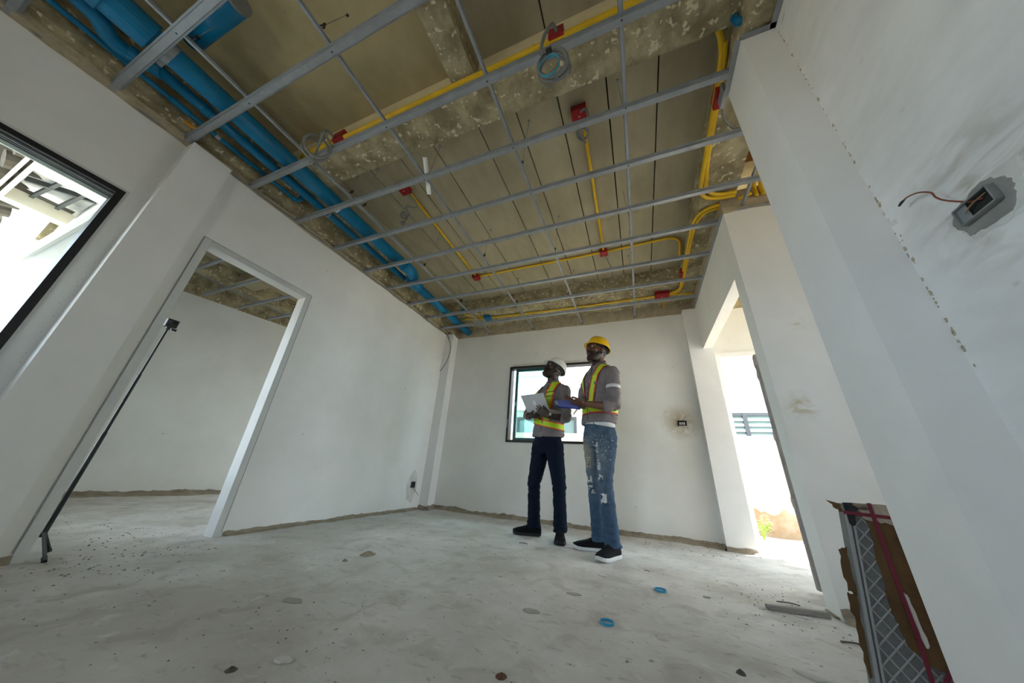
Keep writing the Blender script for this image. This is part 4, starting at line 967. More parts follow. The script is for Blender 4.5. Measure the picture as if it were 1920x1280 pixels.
    so = vo.modifiers.new('thick', 'SOLIDIFY'); so.thickness = 0.004; so.offset = -1
    bpy.data.meshes.remove(vm)
    # --- arm bands, shoes, helmet
    if spec['band']:
        a = shL + (J['eL']-shL)*0.46; dv_ = (J['eL']-shL).normalized()
        MB().tube([a-dv_*0.016, a-dv_*0.015, a+dv_*0.015, a+dv_*0.016], [0.0675*k,0.0695*k,0.0690*k,0.0665*k], 22).build('reflective_band', BANDG, shirt, True)
    gl = floor_h(J['aL'].x, J['aL'].y); gr = floor_h(J['aR'].x, J['aR'].y)
    shoe(root, J['aL'], spec['fdL'], spec['sole'], SHOEB, 0.30*k, gl); shoe(root, J['aR'], spec['fdR'], spec['sole'], SHOEB, 0.30*k, gr)
    helmet(root, hc+hu*0.012*hs, hf, hl, hu, spec['helm'], mat('helmet_strap', (0.02,0.02,0.022), 0.7) if spec['helm'] is HELY else mat('grey_strap', (0.10,0.10,0.10), 0.7))
    return root

fA = Vector((-0.77,-0.64,0)).normalized(); lA = Vector((0.64,-0.77,0)).normalized(); zz = Vector((0,0,1))
JA = dict(pel=at_y(1124,812,3.03), che=at_y(1126,737,3.03), nb=at_y(1123,687,3.03), hc=at_y(1119.5,660,3.01),
          kL=at_y(1135,905,2.93), aL=at_y(1149,1016,2.95), kR=at_y(1114,905,3.08), aR=at_y(1124,1013,3.14),
          eL=at_y(1151,762,2.86), wL=at_y(1097,757,2.71), eR=at_y(1092,757,2.98), wR=at_y(1083,752,2.84))
specA = dict(f=(-0.68,-0.73), J=JA, k=1.0, hf=(-0.66,-0.68,0.24), hs=1.05, gaze=(1,-0.15,0.15), beard=0.85, skin=(0.125,0.052,0.029), lip=(0.11,0.045,0.035),
    label='taller man in yellow hard hat, hi-vis vest and ripped blue jeans holding a clipboard',
    hands=[(JA['wL'], (-0.95,-0.15,-0.05), (-0.05,0.5,0.85), -1, dict(curl=(0.45,0.75,0.5), thumb_open=0.5, spread=0.02)),
           (JA['wR'], (-0.85,-0.5,-0.05), (0.1,-0.35,0.9), 1, dict(curl=(0.45,0.75,0.5), thumb_open=0.5, spread=0.02))],
    tr=[0.098,0.091,0.074,0.060,0.059,0.061,0.069], hem=0.085, jeans=True,
    patches=[(0.86,0.030,0.055,0.030,(0.52,0.52,0.50)),(0.80,0.020,0.055,0.032,(0.44,0.46,0.46)),(0.68,0.038,0.075,0.034,(0.50,0.52,0.52)),(0.58,0.026,0.095,0.030,(0.58,0.58,0.58)),(0.42,0.040,0.11,0.030,(0.66,0.66,0.66)),
             (0.80,0.035,-0.12,0.035,(0.36,0.37,0.36)),(0.56,0.030,-0.09,0.035,(0.55,0.54,0.50)),(0.48,0.030,-0.08,0.035,(0.50,0.51,0.50)),(0.70,0.05,-0.10,0.045,(0.33,0.32,0.27))],
    hemz=JA['pel'].z+0.082, sleeve=0.30, beltz=at_y(1126,772,3.03).z, beltw=0.042, strapw=0.042, slope=0, redband=0.62, lime=(0.50,0.72,0.012), red=(0.62,0.035,0.03), marks=[],
    band=True, conv=0.105, sh=0.182, bw=1.0, fdL=(-0.42,-0.90), fdR=(-0.97,-0.25), sole=SOLEW, helm=HELY)
manA = person(specA)
JB = dict(pel=at_y(1027,826,3.30), che=at_y(1032,757,3.30), nb=at_y(1037,718,3.30), hc=at_y(1038,695,3.27),
          kL=at_y(1049,912,3.24), aL=at_y(1050,999,3.28), kR=at_y(1001,908,3.31), aR=at_y(1001,990,3.36),
          eL=at_y(1061,784,3.10), wL=at_y(1029,780,2.96), eR=at_y(990,777,3.24), wR=at_y(994,781,3.10))
specB = dict(f=(-0.38,-0.92), J=JB, k=0.95, hf=(-0.60,-0.58,0.55), hs=1.0, gaze=(1,-0.15,0.1), beard=0.55, skin=(0.048,0.025,0.017), lip=(0.065,0.032,0.027),
    label='shorter man in white hard hat, hi-vis vest and dark trousers holding a laptop',
    hands=[(JB['wL'], (-0.75,-0.10,0.48), (-0.10,0.85,0.35), -1, dict(curl=(0.05,0.22,0.2), thumb_open=0.25, spread=0.03)),
           (JB['wR'], (0.70,-0.45,-0.04), (0.1,0.1,1.0), 1, dict(curl=(0.2,0.4,0.3), thumb_open=0.5, spread=0.02))],
    tr=[0.104,0.096,0.082,0.070,0.066,0.066,0.072], hem=0.085, jeans=False, patches=[],
    hemz=JB['pel'].z+0.03, sleeve=0.22, beltz=at_y(1030,795,3.30).z, beltw=0.040, strapw=0.054, slope=-0.24, redband=0.60, lime=(0.48,0.72,0.012), red=(0.80,0.13,0.03), marks=[JB['nb'].z-0.14, JB['nb'].z-0.19],
    band=False, conv=0.075, sh=0.172, bw=1.08, fdL=(0.22,-0.97), fdR=(-0.97,-0.25), sole=SOLEB, helm=HELW)
manB = person(specB)
w1 = JB['wL']; dW = (JB['eL']-JB['wL']).normalized()
wt = MB().tube([w1+dW*0.015, w1+dW*0.017, w1+dW*0.033, w1+dW*0.035], [0.027,0.031,0.031,0.027], 18).build('wristwatch', mat('watch_strap', (0.03,0.03,0.03), 0.5), manB, True)
MB().obox(w1+dW*0.025+Vector((0.0,-0.026,0.016)), dW*0.014, Vector((0,0.6,1)).normalized()*0.014, Vector((0,-1,0.6)).normalized()*0.004).build('watch_face', mat('pale_dial', (0.7,0.7,0.66), 0.3), wt, bevel=0.002)

# --- what they hold
TL, TR_, BR, BL = at_y(976.7,741.4,3.08), at_y(1019,736,2.91), at_y(1030,768,2.98), at_y(990,773,3.14)
lap = thing('laptop', 'silver laptop open in the hands of the man with the white hard hat', 'laptop', tuple((BL+BR)/2))
def slab4(a, b_, c, d, t):
    n = (b_-a).cross(d-a).normalized()*t
    return MB().add([a, b_, c, d, a+n, b_+n, c+n, d+n], [(0,3,2,1),(4,5,6,7),(0,1,5,4),(1,2,6,5),(2,3,7,6),(3,0,4,7)])
ALU = mat('silver_aluminium', (0.52,0.52,0.53), 0.35, (0.48,0.48,0.49), 5, metallic=0.35)
lid = slab4(TL, TR_, BR, BL, -0.006).build('lid', ALU, lap, bevel=0.002)
nrm = (TR_-TL).cross(BL-TL).normalized(); nrm = nrm if nrm.y < 0 else -nrm
cen = (TL+TR_+BR+BL)/4; ex = (TR_-TL).normalized(); ey = ex.cross(nrm)
lg = [cen + nrm*0.0085 + ex*0.024*math.cos(2*PI*k/20)*(1+0.08*math.cos(4*PI*k/20)) + ey*0.030*math.sin(2*PI*k/20) for k in range(20)]
lgb = MB().rings([[p-nrm*0.003 for p in lg], lg]); lgb.build('lid_logo', mat('pale_logo', (0.72,0.72,0.73), 0.25), lid)
lgs = (TR_+TL)/2 - (BR+BL)/2
back = Vector((0.62,0.79,-0.03)).normalized()*0.21
slab4(BL, BR, BR+back, BL+back, 0.012).build('keyboard_base', ALU, lap, bevel=0.002)
sc = slab4(TL+(BR-TL)*0.04-nrm*0.0075, TR_+(BL-TR_)*0.04-nrm*0.0075, BR+(TL-BR)*0.04-nrm*0.0075, BL+(TR_-BL)*0.04-nrm*0.0075, 0.001)
sc.build('screen', BLACKM, lid)
cl = thing('clipboard', 'blue clipboard with papers held by the man in the yellow hard hat', 'clipboard', tuple(at_y(1060,758,2.70)))
a = at_y(1039,750.5,2.72); b2 = at_y(1044,763.5,2.60); c2_ = at_y(1088,768,2.66); d2 = at_y(1084,752,2.80)
BLUEC = mat('blue_clipboard', (0.018,0.030,0.20), 0.35, (0.014,0.024,0.16), 6)
bd = slab4(a, b2, c2_, d2, 0.004).build('board', BLUEC, cl, bevel=0.001)
nn = (b2-a).cross(d2-a).normalized(); nn = nn if nn.z > 0 else -nn
slab4(a+(c2_-a)*0.06+nn*0.006, b2+(d2-b2)*0.06+nn*0.006, c2_+(a-c2_)*0.06+nn*0.006, d2+(b2-d2)*0.06+nn*0.006, 0.003).build('papers', mat('blue_tint_paper', (0.10,0.14,0.42), 0.6), cl)
MB().obox((a+b2)/2+(c2_-b2)*0.05+nn*0.010, (b2-a)*0.22, (d2-a)*0.06, nn*0.005).build('clip', STEEL, cl, bevel=0.002)
p1, p2 = at_y(1083,766,2.66), at_y(1075,777,2.62)
tag(MB().tube([p1, p1+(p2-p1)*0.9, p2], [0.005,0.005,0.0015], 10).build('pen', STEELD, smooth=True), 'grey pen sticking out under the hand holding the blue clipboard', 'pen')
# ------------------------------------------------------------------ wall boxes and patches
def patch(c, ax, ay, n, r, seed, m, name='cement_patch', parent=None, th=0.004, k=40, jag=0.25, lift=0.002):
    """irregular skim of cement on a wall: centre, two in-plane axes, outward normal"""
    c = Vector(c); ax = Vector(ax); ay = Vector(ay); n = Vector(n); ring = []
    for i in range(k):
        t = 2*PI*i/k; rr = r*(1+jag*fbm(math.cos(t)*1.3+seed, math.sin(t)*1.3, seed)+0.35*jag*fbm(math.cos(t)*6, math.sin(t)*6+seed, 2))
        ring.append(c + ax*rr*math.cos(t) + ay*rr*math.sin(t))
    return MB().rings([[p - n*0.003 for p in ring], [p + n*lift for p in ring], [c+(p-c)*0.93 + n*(lift+th) for p in ring]]).build(name, m, parent)
CEM = mat('grey_cement', (0.30,0.30,0.28), 0.9, (0.24,0.24,0.22), 14, bump=0.3, bump_scale=60, spec=0.15)
CEMP = mat('pale_smear', (0.52,0.52,0.48), 0.9, (0.66,0.66,0.63), 11, mix_lo=0.3, mix_hi=0.6, bump=0.2, bump_scale=50, spec=0.15)
CEMB = mat('brown_smear', (0.44,0.39,0.30), 0.9, (0.58,0.55,0.47), 13, mix_lo=0.3, mix_hi=0.65, bump=0.25, bump_scale=50, spec=0.15)
def wall_box(c, ax, ay, n, w, h, parent, dep=0.02, rim=STEEL):
    """open steel back box: rim and a dark plate painting the shaded hollow, sitting proud of its patch"""
    c = Vector(c); ax = Vector(ax).normalized(); ay = Vector(ay).normalized(); n = Vector(n); t = 0.004
    b = MB()
    for s in (-1, 1):
        b.obox(c+ax*s*(w/2), ax*t/2, ay*h/2, n*dep/2).obox(c+ay*s*(h/2), ax*w/2, ay*t/2, n*dep/2)
    o = b.build('box_rim', rim, parent)
    MB().obox(c-n*dep*0.38, ax*w/2, ay*h/2, n*0.001).build('box_back', mat('box_shadow', (0.02,0.022,0.02), 0.8), parent)  # near-black plate paints the shade of a recess that is not modelled
    return o
# near right wall: horizontal box with a red-brown wire
s1 = thing('switch_box', 'open wall box with grey cement surround and red wire on the near right wall', 'switch box', (0.838, 0.912, 1.245))
X0 = 0.838; bc = Vector((X0-0.012, 0.913, 1.246))
patch((X0, 0.905, 1.243), (0,1,0), (0,0,0.62), (-1,0,0), 0.098, 3.0, CEMP, 'smeared_plaster', s1, 0.0015, jag=0.5, lift=0.0008)
patch((X0, 0.912, 1.243), (0,1,0), (0,0,0.72), (-1,0,0), 0.074, 1.7, CEM, 'cement_patch', s1, 0.002, lift=0.0022)
wall_box(bc, (0,1,0), (0,0,1), (-1,0,0), 0.088, 0.046, s1, 0.014, STEELD)
MB().obox(bc+Vector((0.000,0.030,0.0)), Vector((0.001,0,0)), Vector((0,0.013,0)), Vector((0,0,0.021))).build('box_lug', STEEL, s1)
MB().tube(smoothpts([bc+Vector((0,-0.03,0.012)), bc+Vector((-0.006,0.0,0.006)), bc+Vector((-0.008,0.02,-0.004))],4), 0.0016, 6).build('wire', mat('tan_wire', (0.30,0.20,0.09), 0.5), s1)
REDW = mat('red_brown_wire', (0.22,0.055,0.03), 0.45)
wpts = [bc+Vector((0.0,-0.02,0.004)), at_x(1818,378,0.825), at_x(1775,376,0.812), at_x(1755,370,0.808), at_x(1745,361,0.805), at_x(1722,361,0.805), at_x(1702,369,0.806), at_x(1694,376,0.808)]
wr1 = MB().tube(smoothpts(wpts,6), 0.0021, 8).build('wire', REDW, s1, smooth=True)
MB().tube([at_x(1696,374,0.808), at_x(1690,380,0.809), at_x(1686,386,0.810)], [0.0025,0.0036,0.003], 8).build('tape_cap', WIRE, wr1, True)
# back wall box right of the tall man
s2 = thing('switch_box', 'small open wall box in a brown plaster patch right of the tall man', 'switch box', (0.51, YB, 1.24))
q = at_y(1279,793,YB-0.012); wall_box(q, (1,0,0), (0,0,1), (0,-1,0), 0.090, 0.052, s2, 0.016, BLACKM)
for k in range(3): MB().obox(q+Vector((-0.022+0.022*k,0.0,-0.004)), Vector((0.008,0,0)), Vector((0,0.003,0)), Vector((0,0,0.015))).build('terminal', mat('pale_terminal', (0.55,0.57,0.57), 0.5), s2)
MB().tube(smoothpts([q+Vector((-0.04,0,0)), q+Vector((-0.045,-0.01,-0.02)), q+Vector((-0.05,-0.008,-0.04))],4), 0.004, 6).build('wire', WIRE, s2)
# low box on the left wall
s3 = thing('socket_box', 'low wall box with a dangling wire at the far end of the left wall', 'switch box', (XL, 3.75, 0.32))
patch((XL, 3.75, 0.315), (0,0.75,0), (0,0,1.25), (1,0,0), 0.145, 7.1, CEMP, 'smeared_plaster', s3, 0.002, jag=0.35)
wall_box((XL+0.012, 3.755, 0.335), (0,1,0), (0,0,1), (1,0,0), 0.085, 0.075, s3, 0.014, STEELD)
MB().tube(smoothpts([(XL+0.01,3.76,0.315),(XL+0.03,3.79,0.27),(XL+0.05,3.83,0.225),(XL+0.055,3.86,0.20)],5), 0.0028, 6).build('wire', mat('olive_wire', (0.10,0.09,0.03), 0.5), s3, True)
# specks of damp along the corner of the near wall and column
SPK = mat('damp_stain', (0.52,0.46,0.35), 0.95, (0.36,0.30,0.21), 40)
b = MB()
for i in range(95):
    zc_ = random.uniform(0.85, 2.68)
    s_ = random.choice((0.0015,0.002,0.003,0.0045)) if random.random() < 0.88 else 0.0065
    b.ball((0.8375,1.1445-abs(random.gauss(0,0.005)),zc_), 0.0007, s_, s_*random.uniform(1.0,1.8), None, 7, 5)
st = b.build('damp_specks', SPK, wall_near); st['kind'] = 'stuff'
b = MB()
for i in range(60):
    zc_ = 0.9 + 1.5*(i/60); s_ = random.choice((0.001,0.0014,0.002))
    b.ball((WX+0.0005,0.425-abs(random.gauss(0,0.012)),zc_), 0.0006, s_, s_*1.4, None, 6, 4)
st = b.build('damp_specks', SPK, wall_left); st['kind'] = 'stuff'

# ------------------------------------------------------------------ selfie-stick tripod beyond the door frame
tb = Vector((-3.16, 0.878, 0.0)); top = Vector((-3.166, 0.899, 1.44))
tr = thing('camera_tripod', 'tall thin black stick on small splayed legs just inside the far room doorway', 'tripod', tuple(tb))
MB().tube([tb+Vector((0,0,0.08)), tb+(top-tb)*0.45, tb+(top-tb)*0.45, tb+(top-tb)*0.72, tb+(top-tb)*0.72, top-Vector((0,0,0.045))], [0.011,0.011,0.0085,0.0085,0.006,0.006], 10).build('pole', BLACKM, tr)
for ft in (at_z(84,1052,0.01), at_z(94,1033,0.01), Vector((-3.30,0.80,0.01))):
    l_ = MB().tube([tb+Vector((0,0,0.10)), ft], [0.009,0.007], 8).build('leg', BLACKM, tr)
    MB().tube([ft+(tb-ft)*0.02+Vector((0,0,-0.004)), ft+(tb-ft)*0.14+Vector((0,0,0.012))], 0.010, 8).build('rubber_foot', WIRE, l_)
MB().tube([top-Vector((0.0,0,0.055)), top-Vector((0,0,0.035))], 0.012, 10).build('ball_head', BLACKM, tr)
MB().tube([top+Vector((0.0,0.02,-0.045)), top+Vector((0.005,0.045,-0.045))], [0.006,0.010], 8).build('tightening_knob', BLACKM, tr)
ac = thing('action_camera', 'small black action camera on top of the thin stick', 'camera', tuple(top-Vector((0,0,0.035))))
cb_ = MB().box(top.x-0.02, top.x+0.02, top.y-0.028, top.y+0.036, top.z-0.034, top.z+0.026).build('camera_body', BLACKM, ac, bevel=0.005)
MB().tube([top+Vector((0.02,0.018,0.008)), top+Vector((0.027,0.018,0.008))], 0.014, 16).build('lens', mat('lens_glass', (0.02,0.02,0.03), 0.08, spec=0.8), cb_)
MB().box(top.x+0.0195, top.x+0.021, top.y-0.020, top.y-0.002, top.z-0.008, top.z+0.014).build('front_display', mat('dark_grey', (0.06,0.06,0.06), 0.3), cb_)
MB().ball(top+Vector((0.0,0.036,0.004)), 0.006, 0.002, 0.006).build('record_button', REDB, cb_)

# ------------------------------------------------------------------ strapped package behind the near column
bx = thing('panel_package', 'torn cardboard package of diamond-patterned panels with red straps beside the near column', 'package', (0.75, 1.56, 0.0))
GREYP = mat('grey_embossed', (0.19,0.197,0.20), 0.5, (0.15,0.156,0.16), 20); KRAFT = mat('torn_kraft_board', (0.15,0.09,0.042), 0.85, (0.10,0.058,0.027), 8, bump=0.3, bump_scale=60, spec=0.12)
STRAP = mat('red_strap', (0.16,0.02,0.04), 0.4)
# front lower-left and upper-left corner of the leaning panel, then its width direction
F0 = Vector((0.600, 1.60, 0.0)); F1 = Vector((0.672, 1.60, 0.545)); wd = Vector((1,0.02,0)); up_ = (F1-F0); nf_ = Vector((0,-1,0)); H_ = up_.length; ud = up_.normalized()
Wp = 0.46; TH = 0.045
def pp(u, h, d=0.0): return F0 + wd*u + ud*h*1.0 - nf_*d*1.0     # d>0 goes back
core = MB().add([pp(0,0,0.004),pp(Wp,0,0.004),pp(Wp,0,TH),pp(0,0,TH),pp(0,H_,0.004),pp(Wp,H_,0.004),pp(Wp,H_,TH),pp(0,H_,TH)],[(0,3,2,1),(4,5,6,7),(0,1,5,4),(1,2,6,5),(2,3,7,6),(3,0,4,7)]).build('panel_core', GREYP, bx)
e_ = MB()
for (u0, u1) in ((0.0, 0.008), (0.014, 0.020)):
    e_.add([pp(u0,0,-0.004),pp(u1,0,-0.004),pp(u1,0,0.006),pp(u0,0,0.006),pp(u0,H_,-0.004),pp(u1,H_,-0.004),pp(u1,H_,0.006),pp(u0,H_,0.006)],[(0,3,2,1),(4,5,6,7),(0,1,5,4),(1,2,6,5),(2,3,7,6),(3,0,4,7)])
e_.build('edge_moulding', mat('pale_grey_moulding', (0.31,0.325,0.33), 0.4), bx)
lat = mat('pale_lattice', (0.32,0.325,0.325), 0.5)
for i in range(-9, 14):
    for sgn in (1, -1):
        P_ = []
        for t in np.linspace(0, 1, 2):
            pass
        h0 = i*0.048; uA, uB = 0.022, 0.155; dh = (uB-uA)*1.15*sgn
        a0, a1 = h0, h0+dh
        # clip to the panel height
        def cl_(u, h): return pp(u, h, 0.003)
        seg = [(uA, a0), (uB, a1)]
        if min(a0, a1) < 0.0 or max(a0, a1) > H_-0.03: 
            if max(a0, a1) < 0.02 or min(a0, a1) > H_-0.06: continue
            t0 = 0.0; t1 = 1.0
            for lim, sg in ((0.0, 1), (H_-0.03, -1)):
                f0 = (a0-lim)*sg; f1 = (a1-lim)*sg
                if f0 < 0 and f1 < 0: t1 = -1
                elif f0 < 0: t0 = max(t0, -f0/(f1-f0))
                elif f1 < 0: t1 = min(t1, f0/(f0-f1))
            if t1 <= t0: continue
            seg = [(uA+(uB-uA)*t0, a0+(a1-a0)*t0), (uA+(uB-uA)*t1, a0+(a1-a0)*t1)]
        MB().tube([cl_(*seg[0]), cl_(*seg[1])], 0.0026, 6).build('lattice_bar', lat, core)
def card(poly, d, name, m, th=0.004):
    n = len(poly); vs = [pp(u, h, d) for u, h in poly] + [pp(u, h, d-th) for u, h in poly]
    return MB().add(vs, [tuple(range(n)), tuple(range(2*n-1, n-1, -1))] + [(i, n+i, n+(i+1) % n, (i+1) % n) for i in range(n)]).build(name, m, bx)
def torn(pts, amp=0.005, k=6):
    out = []
    for i in range(len(pts)):
        a_ = pts[i]; b_ = pts[(i+1) % len(pts)]
        for j in range(k):
            t = j/k; out.append((a_[0]+(b_[0]-a_[0])*t + (random.uniform(-amp, amp) if j else 0), a_[1]+(b_[1]-a_[1])*t + (random.uniform(-amp, amp) if j else 0)))
    return out
card(torn([(0.050,H_-0.050),(0.062,0.36),(0.074,0.22),(0.098,0.15),(0.15,0.115),(0.33,0.10),(Wp,0.10),(Wp,H_-0.035)]), -0.001, 'cardboard_sheet', KRAFT)
card(torn([(0.020,H_+0.004),(0.045,H_-0.045),(0.13,H_-0.055),(Wp,H_-0.05),(Wp,H_+0.004)], 0.006), -0.004, 'cardboard_flap', mat('pale_torn_paper', (0.42,0.37,0.31), 0.9, (0.30,0.24,0.18), 18))
card(torn([(-0.006,H_+0.004),(0.004,H_-0.062),(0.010,H_-0.070),(0.019,H_-0.066),(0.023,H_-0.030),(0.030,H_-0.016),(0.068,H_-0.013),(0.070,H_+0.004)], 0.001, 3), -0.004, 'corner_guard', BLACKM)
card(torn([(-0.030,0.40),(-0.006,0.41),(-0.001,0.27),(-0.022,0.28)], 0.004), 0.02, 'cardboard_shred', KRAFT)
card(torn([(-0.026,0.270),(-0.003,0.275),(0.004,0.06),(-0.006,0.055),(-0.018,0.18)], 0.004), 0.02, 'cardboard_shred', KRAFT)
card(torn([(-0.045,H_+0.008),(-0.005,H_-0.006),(-0.003,H_-0.028),(-0.020,H_-0.020)], 0.004, 4), 0.012, 'cardboard_shred', KRAFT)
card(torn([(0.104,0.30),(0.114,0.29),(0.136,0.17),(0.128,0.165)], 0.003), -0.006, 'paper_tear', mat('white_tear', (0.55,0.53,0.5), 0.9))
def strap(pts, d=-0.010, w=0.011):
    for i in range(len(pts)-1):
        a_, b_ = pp(*pts[i], d), pp(*pts[i+1], d); t = (b_-a_).normalized(); s_ = t.cross(nf_).normalized()
        MB().obox((a_+b_)/2, t*((b_-a_).length/2+0.004), s_*w/2, nf_*0.0008).build('strap', STRAP, bx)
strap([(-0.006,H_-0.028),(Wp,H_-0.05)]); strap([(0.064,H_+0.004),(0.092,0.33),(0.112,0.20),(0.128,0.02)], -0.012); strap([(0.128,0.05),(0.21,0.20)], -0.013)

# ------------------------------------------------------------------ leaning board in the right doorway, timber and scraps on the floor
bd_ = thing('door_leaf', 'grey wrapped board standing on end behind the right doorway wall', 'board', (0.99, 2.88, 0.0))
DLF = mat('grey_wrapped_board', (0.30,0.28,0.27), 0.6, (0.22,0.20,0.195), 9, bump=0.2, bump_scale=30)
MB().box(0.943, 1.75, 2.855, 2.893, 0.02, 1.585).build('board_core', DLF, bd_, bevel=0.002)
for k in range(4):
    zt = (1.52, 1.40, 0.95, 0.5)[k]
    patch((0.943, 2.874, zt), (0,0.55,0), (0,0,1.2), (-1,0,0), 0.035, 11.0+k, mat('loose_wrap', (0.40,0.36,0.35), 0.4, (0.30,0.27,0.26), 20), 'loose_wrap', bd_, 0.004, 24, 0.6)
def onfloor(x, y): return floor_h(x, y)
def flake(px, py, rx, ry, rot, label, m, th=0.003, seed=1.0, name='plaster_flake', cat='debris', group=None):
    p = at_z(px, py, 0.003); ring = []
    c_, s_ = math.cos(rot), math.sin(rot)
    for i in range(22):
        t = 2*PI*i/22; rr = 1+0.28*fbm(math.cos(t)*1.5+seed, math.sin(t)*1.5, seed); u, v = rx*rr*math.cos(t), ry*rr*math.sin(t)
        ring.append(Vector((p.x+u*c_-v*s_, p.y+u*s_+v*c_, onfloor(p.x, p.y)+0.001)))
    ctr = sum(ring, Vector())/22
    return tag(MB().rings([ring, [r_+Vector((0,0,th)) for r_ in ring], [ctr+(r_-ctr)*0.8+Vector((0,0,th*1.6)) for r_ in ring]]).build(name, m), label, cat, group)
CHIP = mat('pale_chip', (0.60,0.59,0.56), 0.9, (0.50,0.49,0.46), 30)
flake(532,1235,0.030,0.019,0.3,'oval white plaster flake lying alone on the near floor, left of centre', CHIP, seed=2)
flake(1518,1268,0.046,0.018,-0.5,'long pale plaster flake on the floor near the strapped package', CHIP, seed=3)
flake(1130,1078,0.035,0.017,-0.2,'pale plaster flake on the floor in front of the tall man', CHIP, seed=4)
flake(1000,1283-6,0.02,0.014,0.2,'small grey flake at the bottom edge of the floor', CHIP, seed=5)
flake(1508,1158,0.035,0.012,-0.2,'thin pale chip beside the floor batten by the right wall', CHIP, seed=6)
flake(1075,1113,0.040,0.022,0.1,'flat grey mortar smear on the floor below the tall man', mat('grey_smear', (0.36,0.345,0.31), 0.95, (0.30,0.29,0.26), 20), 0.0015, seed=8)
flake(997,1145,0.038,0.026,0.1,'round grey mortar blotch on the middle of the floor', MATS['grey_smear'], 0.0015, seed=9)
flake(548,1125,0.050,0.025,0.1,'wide grey mortar blotch on the left part of the floor', MATS['grey_smear'], 0.0015, seed=10)
flake(1325,1119,0.022,0.012,0.3,'small grey chip between the blue rings and the batten', MATS['grey_smear'], 0.003, seed=12)
def ring_(px, py, r, label):
    p = at_z(px, py, 0.01); g = onfloor(p.x, p.y); R = []
    for k in range(25):
        t = 2*PI*k/24; c = Vector((p.x, p.y, g)); d = Vector((math.cos(t), math.sin(t), 0))
        R.append([c+d*r, c+d*(r+0.0035), c+d*(r+0.0035)+Vector((0,0,0.010)), c+d*r+Vector((0,0,0.010))])
    tag(MB().rings(R, cap=False).build('pipe_ring', mat('light_blue_pvc', (0.04,0.30,0.50), 0.35)), label, 'pipe offcut', 'blue pipe rings')
ring_(1138,1164,0.026,'blue pipe ring lying nearer the camera on the floor'); ring_(1238,1104,0.029,'blue pipe ring lying farther back towards the right doorway')
a = at_z(1437,1137,0.012); b_ = at_z(1555,1154,0.012); d_ = (b_-a).normalized(); s_ = Vector((-d_.y, d_.x, 0))
tag(MB().obox((a+b_)/2, d_*(b_-a).length/2, s_*0.014, Vector((0,0,0.011))).build('timber_batten', mat('weathered_wood', (0.27,0.255,0.235), 0.9, (0.20,0.19,0.17), 14, stretch=(1,6,6)), bevel=0.002), 'grey timber batten on the floor at the foot of the right doorway', 'batten')
def twig(pa, pb, r, label):
    a = at_z(*pa, 0.006); b_ = at_z(*pb, 0.006); m_ = (a+b_)/2+Vector((0.006,0.004,0.003))
    for v_ in (a, m_, b_): v_.z += onfloor(v_.x, v_.y)
    tag(MB().tube(smoothpts([a, m_, b_], 4), r, 6).build('twig', mat('dark_twig', (0.10,0.085,0.065), 0.9)), label, 'twig')
twig((1456,1127),(1500,1136),0.003,'thin dark stick on the floor beyond the grey batten'); twig((1577,1203),(1622,1210),0.004,'dark stick on the floor beside the strapped package')
twig((1208,1068),(1217,1071),0.002,'tiny twig on the floor right of the tall man'); twig((973,1020),(989,1022),0.003,'short twig in front of the shorter man')
def lump(px, py, r, h, label, m, seed):
    p = at_z(px, py, 0.0); R = []
    for j in range(5):
        t = j/4; R.append([Vector((p.x+r*(1-t)**0.7*math.cos(2*PI*k/14)*(1+0.35*fbm(math.cos(2*PI*k/14)+seed, math.sin(2*PI*k/14), seed+t)), p.y+r*(1-t)**0.7*math.sin(2*PI*k/14)*(1+0.35*fbm(math.sin(2*PI*k/14), seed, t)), onfloor(p.x, p.y)-0.002+h*t*(1+0.4*fbm(k*0.7, seed, t*3)))) for k in range(14)])
    tag(MB().rings(R).build('rubble_lump', m), label, 'rubble')
lump(690,1041,0.055,0.022,'crumbled mortar lump on the floor left of the men', MORTAR, 1.0)
lump(646,1052,0.020,0.012,'small crumb beside the crumbled mortar lump', MORTAR, 2.0)
lump(940,1267,0.022,0.010,'reddish brown scrap on the nearest floor', mat('rust_scrap', (0.19,0.10,0.06), 0.9, (0.12,0.06,0.04), 30), 3.0)
lump(1390,1264,0.016,0.014,'dark crumb on the near floor towards the package', mat('dark_crumb', (0.10,0.09,0.075), 0.9), 4.0)
lump(434,1255,0.018,0.010,'dark crumb on the near floor at left', MATS['dark_crumb'], 5.0)
# grit scattered on the floor
b = MB()
def grit(n, cx, cy, sx, sy, lo, hi):
    for i in range(n):
        x = random.gauss(cx, sx); y = random.gauss(cy, sy)
        if y > 4.1 or (x < -2.85 and not 0.85 < y < 1.55) or x > 0.82 and y < 2.5: continue
        r = random.uniform(lo, hi); g = onfloor(x, y)
        vs = [(x+r*random.uniform(0.6,1.3)*math.cos(t), y+r*random.uniform(0.6,1.3)*math.sin(t), g+r*0.1) for t in (0.2,1.8,3.3,4.9)] + [(x, y, g+r*random.uniform(0.5,0.9))]
        b.add(vs, [(0,1,4),(1,2,4),(2,3,4),(3,0,4)])
grit(220, -1.0, 2.2, 1.2, 1.0, 0.002, 0.005); grit(90, 0.62, 2.45, 0.16, 0.22, 0.003, 0.007); grit(150, -3.6, 1.2, 0.6, 0.25, 0.003, 0.009); grit(90, -2.7, 0.95, 0.15, 0.3, 0.003, 0.009); grit(120, -1.2, 1.0, 0.9, 0.3, 0.002, 0.005); grit(80, 0.3, 3.9, 0.6, 0.15, 0.004, 0.009)
gr = b.build('grit', mat('grit_grey', (0.30,0.285,0.25), 0.95, (0.19,0.175,0.15), 3)); gr['kind'] = 'stuff'; gr['label'] = 'loose grit and mortar crumbs scattered over the floor'; gr['category'] = 'grit'

